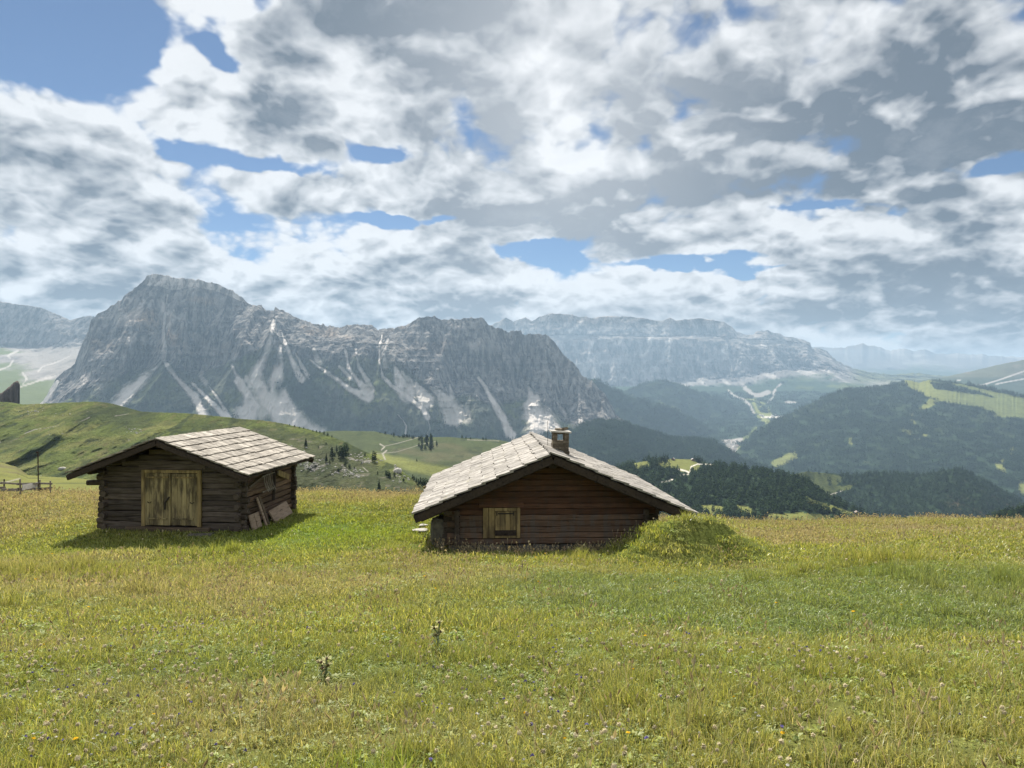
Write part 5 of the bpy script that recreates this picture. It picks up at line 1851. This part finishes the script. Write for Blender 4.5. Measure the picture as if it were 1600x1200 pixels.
CAB = [house_mesh(3.2, 4.2, 3, 1.8, CABIN)]
for px, py, lab in ((1339, 804, "leftmost and largest of the tiny cabins at the foot of the dark hill"), (1366, 805, "middle one of the tiny cabins at the foot of the dark hill"), (1375, 804, "rightmost of the tiny cabins at the foot of the dark hill")):
    put_house(NOSE, px, py, lab, "tiny cabins below the dark hill", CAB, 1.3 if px < 1350 else .9, "cabin")
for px, py in ((1052, 716), (1083, 716.5)):
    put_house(NOSE, px, py + 3, "small timber cabin at the upper edge of the bright clearing", "cabins at the clearing", CAB, 1.0, "cabin")

# ------------------------------------------------------------------ conifers
def needle_mat(name, c1, c2):
    m, t = new_mat(name)
    ri = t.n.new('ShaderNodeNewGeometry').outputs['Random Per Island']
    oi = t.n.new('ShaderNodeObjectInfo').outputs['Random']
    k = t.math('FRACT', t.math('ADD', ri, oi))
    c = t.mix(k, (*c1, 1), (*c2, 1))
    c = t.vec('SCALE', c, t.math('MULTIPLY_ADD', oi, .7, .7))
    d = t.n.new('ShaderNodeBsdfDiffuse')
    t.put(d.inputs['Color'], c)
    q = t.n.new('ShaderNodeBsdfTranslucent')
    t.put(q.inputs['Color'], c)
    mx = t.n.new('ShaderNodeMixShader')
    mx.inputs[0].default_value = .2
    t.l.new(d.outputs[0], mx.inputs[1])
    t.l.new(q.outputs[0], mx.inputs[2])
    finish(t, mx.outputs[0])
    return m


NEEDLE = needle_mat("conifer_needles", (0.017, 0.033, 0.017), (0.046, 0.068, 0.028))
m, t = new_mat("conifer_bark")
pos = t.n.new('ShaderNodeTexCoord').outputs['Object']
finish(t, principled(t, t.mix(t.noise(t.vec('MULTIPLY', pos, (6, 6, 1.2)), 1, 4), (.06, .045, .035, 1), (.16, .13, .11, 1)), .95))
BARK = m


def crown_arrays(n, r, fat, conic, base=.12):
    """leaf sprays of a conifer of unit height, set through a tapering crown"""
    h = base + (1 - base) * (1 - np.sqrt(r.random(n)) ** 1.15) * .99
    tt = (h - base) / (1 - base)
    prof = fat * np.where(conic, (1 - tt) ** .85, np.sqrt(np.clip(1 - (tt * 1.05 - .28) ** 2 / .72, 0.02, 1)))
    lay = 1 + .22 * np.sin(tt * 34 + r.random() * 6)
    a = r.random(n) * 6.283
    lump = 1 + .25 * np.sin(a * 3 + tt * 9 + r.random() * 6)
    rad = prof * lay * lump * np.sqrt(r.uniform(.3, 1, n))
    c = np.stack([rad * np.cos(a), rad * np.sin(a), h], -1)
    out = np.stack([np.cos(a), np.sin(a), np.full(n, -.35)], -1)
    sd = np.stack([-np.sin(a), np.cos(a), r.normal(0, .35, n)], -1)
    L_ = (.055 + .05 * (1 - tt) * r.random(n))[:, None] * (fat / .2) ** .5 * (160 / max(n, 40)) ** .35
    v = np.stack([c - out * L_, c + sd * L_ * .75, c + out * L_ * 1.2, c - sd * L_ * .75 + np.array([0, 0, .02])], 1)
    return v.reshape(-1, 3)


def trunk_arrays(h, r0, r1, sides=6):
    a = np.arange(sides) / sides * 6.283
    V = np.concatenate([np.stack([r0 * np.cos(a), r0 * np.sin(a), np.full(sides, -.04)], -1), np.stack([r0 * .6 * np.cos(a) + .006, r0 * .6 * np.sin(a), np.full(sides, h * .5)], -1), np.stack([r1 * np.cos(a), r1 * np.sin(a), np.full(sides, h)], -1)])
    F = [(k * sides + i, k * sides + (i + 1) % sides, (k + 1) * sides + (i + 1) % sides, (k + 1) * sides + i) for k in range(2) for i in range(sides)]
    return V, np.array(F)


TREE_KINDS = []
for i, (fat, conic) in enumerate([(.20, False), (.17, True), (.24, False), (.14, True), (.30, False)]):
    r = np.random.default_rng(400 + i)
    v = crown_arrays(330, r, fat, conic, .1)
    cm = mesh_np("crown", v, np.arange(len(v)).reshape(-1, 4))
    cm.materials.append(NEEDLE)
    tv, tf_ = trunk_arrays(.9, .028, .004)
    tm = mesh_np("trunk", tv, tf_, True)
    tm.materials.append(BARK)
    TREE_KINDS.append((cm, tm))


def tree(p, h, kind, rz, label, group, name="conifer"):
    root = empty(name, p, rz)
    root.scale = (h, h, h)
    tag(root, label, "tree", group)
    for nm, me in (("trunk", TREE_KINDS[kind][1]), ("crown", TREE_KINDS[kind][0])):
        o = bpy.data.objects.new(nm, me)
        COL.objects.link(o)
        o.parent = root
    return root


def at_layer(L, px, py, hpx):
    p = L.at(px, py)
    return p, hpx / FPX * p[1]


SOLO = [(478, 699, 15, 1, "slim dark conifer standing alone just beyond the right eave of the barn roof"), (510, 722, 14.5, 3, "thin columnar conifer above the white stone field right of the barn"),
        (519, 716, 19, 1, "tall narrow conifer left of the dense clump on the hillside crest"), (584, 721, 17.5, 0, "single dark conifer on the crest of the hillside where the knoll path begins"),
        (592, 768, 19.5, 3, "lone columnar conifer lowest on the hillside, just above the meadow edge"), (533, 715, 20, 0, "left tree of the dense conifer clump on the hillside crest"),
        (541, 708, 18, 2, "broad topmost tree of the dense conifer clump on the hillside crest"), (537, 716, 18, 2, "bushy foremost tree of the dense conifer clump on the hillside crest"),
        (526, 706, 11, 3, "small slender conifer between the tall narrow tree and the crest clump"), (645, 740, 8, 1, "small isolated conifer above the grove at the left corner of the hut roof"),
        (515, 724, 7, 3, "tiny slim conifer at the foot of the two columnar trees right of the barn"), (616, 745, 8, 0, "stunted conifer beside the grey rock outcrop on the hillside")]
for px, py, hp, kd, lab in SOLO:
    p, h = at_layer(HILL, px, py, hp)
    tree(p, h, kd, random.random() * 6, lab, "conifers on the green hillside")
for px, py, hp in [(650, 755, 11), (654, 759, 12), (657, 749, 12), (663, 762, 11), (666, 755, 17), (661, 756, 14), (669, 760, 13), (672, 766, 15), (647, 751, 8)]:
    p, h = at_layer(HILL, px, py, hp)
    tree(p, h, random.choice((0, 1, 3)), random.random() * 6, "conifer in the grove at the lower left edge of the hut roof", "grove beside the hut roof")
for px, py, hp in [(546, 731, 7), (554, 733, 5), (528, 737, 6), (539, 727, 6), (523, 712, 6), (498, 700, 4), (510, 694, 3.5), (606, 745, 11), (609, 747, 9), (603, 742, 8), (546, 745, 3), (536, 746, 3), (590, 741, 5), (570, 712, 5), (631, 752, 6), (565, 724, 3)]:
    p, h = at_layer(HILL, px, py, hp)
    tree(p, h, random.choice((0, 2, 4)), random.random() * 6, "small shrubby conifer scattered among the stones of the hillside", "shrubby conifers on the hillside")
for px, hp in [(452, 3), (460, 3.5), (468, 3), (475, 3.5), (481, 2.5), (494, 4), (500, 4), (506, 5), (512, 5), (489, 3), (519, 4)]:
    p, h = at_layer(HILL, px, ev(HPY, px) + 1.5, hp)
    tree(p, h, random.choice((2, 4)), random.random() * 6, "low dark shrub on the skyline of the hillside right of the barn ridge", "shrubs along the hillside skyline", "shrub")
for i in range(26):
    px = random.uniform(654, 682)
    py = lerp(686, 704, random.random() ** 1.3)
    p, h = at_layer(KNOLL, px, py, random.uniform(6, 11))
    tree(p, h, random.choice((0, 1, 2, 3)), random.random() * 6, "dark conifer in the wood on the knoll above the hut's left roof slope", "wood on the knoll")
for px in list(np.linspace(610, 646, 11)) + [722, 727, 734, 754, 757, 760, 595, 601]:
    px += random.uniform(-2, 2)
    p, h = at_layer(KNOLL, px, ev(KPY, px) + random.uniform(.5, 3), random.uniform(3, 6))
    tree(p, h, random.choice((0, 2)), random.random() * 6, "small dark conifer on the skyline of the grassy knoll", "conifers along the knoll skyline")
p, h = at_layer(KNOLL, 651, 722, 5)
tree(p, h, 1, 0, "single small conifer on the bright pasture below the knoll", "conifers along the knoll skyline")
for px, py, hp in [(1114, 799, 12), (1098, 803, 8), (1106, 804, 9), (1128, 806, 10), (1134, 804, 11), (1140, 807, 10), (1147, 808, 11), (1153, 806, 9), (1164, 806, 9), (1170, 808, 8), (1180, 807, 9), (1190, 808, 11), (1198, 809, 9), (1092, 801, 7), (1121, 806, 8), (1222, 812, 7), (1158, 809, 8), (1176, 805, 10)]:
    p, h = at_layer(NOSE, px, py, hp)
    tree(p, h, random.choice((2, 4, 4, 0)), random.random() * 6, "round dark tree at the lower fringe of the wood above the meadow crest", "fringe trees above the meadow crest")
for px, py, hp in [(1019, 730, 13), (1024, 728, 14), (1029, 727, 12), (1033, 725, 13), (1038, 724, 13), (1042, 722, 11), (1022, 734, 12), (1016, 736, 12), (1027, 733, 11), (1000, 739, 11), (1006, 738, 12), (1058, 732, 7), (1082, 738, 8), (1048, 741, 11), (1056, 743, 12), (990, 736, 11), (995, 729, 6), (1100, 733, 10), (1106, 735, 11), (1112, 737, 11)]:
    p, h = at_layer(NOSE, px, py, hp)
    tree(p, h, random.choice((0, 1, 2, 3)), random.random() * 6, "dark conifer bordering the bright clearing behind the hut's right roof slope", "conifers round the clearing")
for px, py, hp in [(1270, 757, 7), (1274, 762, 6), (1296, 765, 8), (1300, 768, 8), (1303, 764, 9), (1308, 767, 8), (1311, 763, 7), (1262, 750, 5), (1280, 750, 6), (1244, 745, 6)]:
    for L_ in (forest_jobs[4][0],):
        p, h = at_layer(L_, px, py, hp)
        tree(p, h, random.choice((0, 1, 3)), random.random() * 6, "conifer scattered over the pale clearing left on the dark wooded hill", "conifers in the hill clearing")


# far-off woods that read as one mass
def wood_kind(count, spread_r, n, seed, hrange):
    r = np.random.default_rng(seed)
    vs, mats, fs = [], [], []
    for i in range(count):
        v = crown_arrays(n, r, r.uniform(.15, .24), r.random() < .6, .04)
        s_ = r.uniform(*hrange)
        a, q = r.random() * 6.283, spread_r * math.sqrt(r.random()) if count > 1 else 0
        vs.append(v * s_ + np.array([q * math.cos(a), q * math.sin(a), 0]))
    v = np.concatenate(vs)
    me = mesh_np("wood", v, np.arange(len(v)).reshape(-1, 4))
    me.materials.append(NEEDLE)
    return me


singles = [wood_kind(1, 0, 46, 500 + i, (13, 19)) for i in range(4)]
clumps = [wood_kind(9, 24, 22, 520 + i, (14, 22)) for i in range(4)]
for L, n, dens, kind, size in forest_jobs:
    dens = dens * (L.px > -40) * (L.px < 1660)
    p = L.sample(n, dens)
    k = len(p)
    s_ = size * rng.uniform(.7, 1.2, k)
    scatter("forest", p, np.stack([np.zeros(k), np.zeros(k), rng.random(k) * 6.283], -1), np.stack([s_, s_, s_ * rng.uniform(.85, 1.2, k)], -1), rng.integers(0, 4, k), np.zeros((k, 3)), singles if kind == 'single' else clumps)

# ------------------------------------------------------------------ haze: one box of pale air round the whole scene
HZ = (-30500, 30500, -4500, 24500, -701.5, 920)
hv = [(x, y, z) for x in HZ[:2] for y in HZ[2:4] for z in HZ[4:]]
hm = mesh_np("haze", hv, [(0, 1, 3, 2), (4, 6, 7, 5), (0, 4, 5, 1), (2, 3, 7, 6), (0, 2, 6, 4), (1, 5, 7, 3)])
m, t = new_mat("haze_air")
pv = t.n.new('ShaderNodeVolumePrincipled')
pv.inputs['Color'].default_value = (0.52, 0.74, 0.98, 1)
pv.inputs['Density'].default_value = 0.000052
pv.inputs['Anisotropy'].default_value = 0.25
ho = t.n.new('ShaderNodeOutputMaterial')
t.l.new(pv.outputs[0], ho.inputs['Volume'])
tag(link("haze", hm, m), kind='stuff')
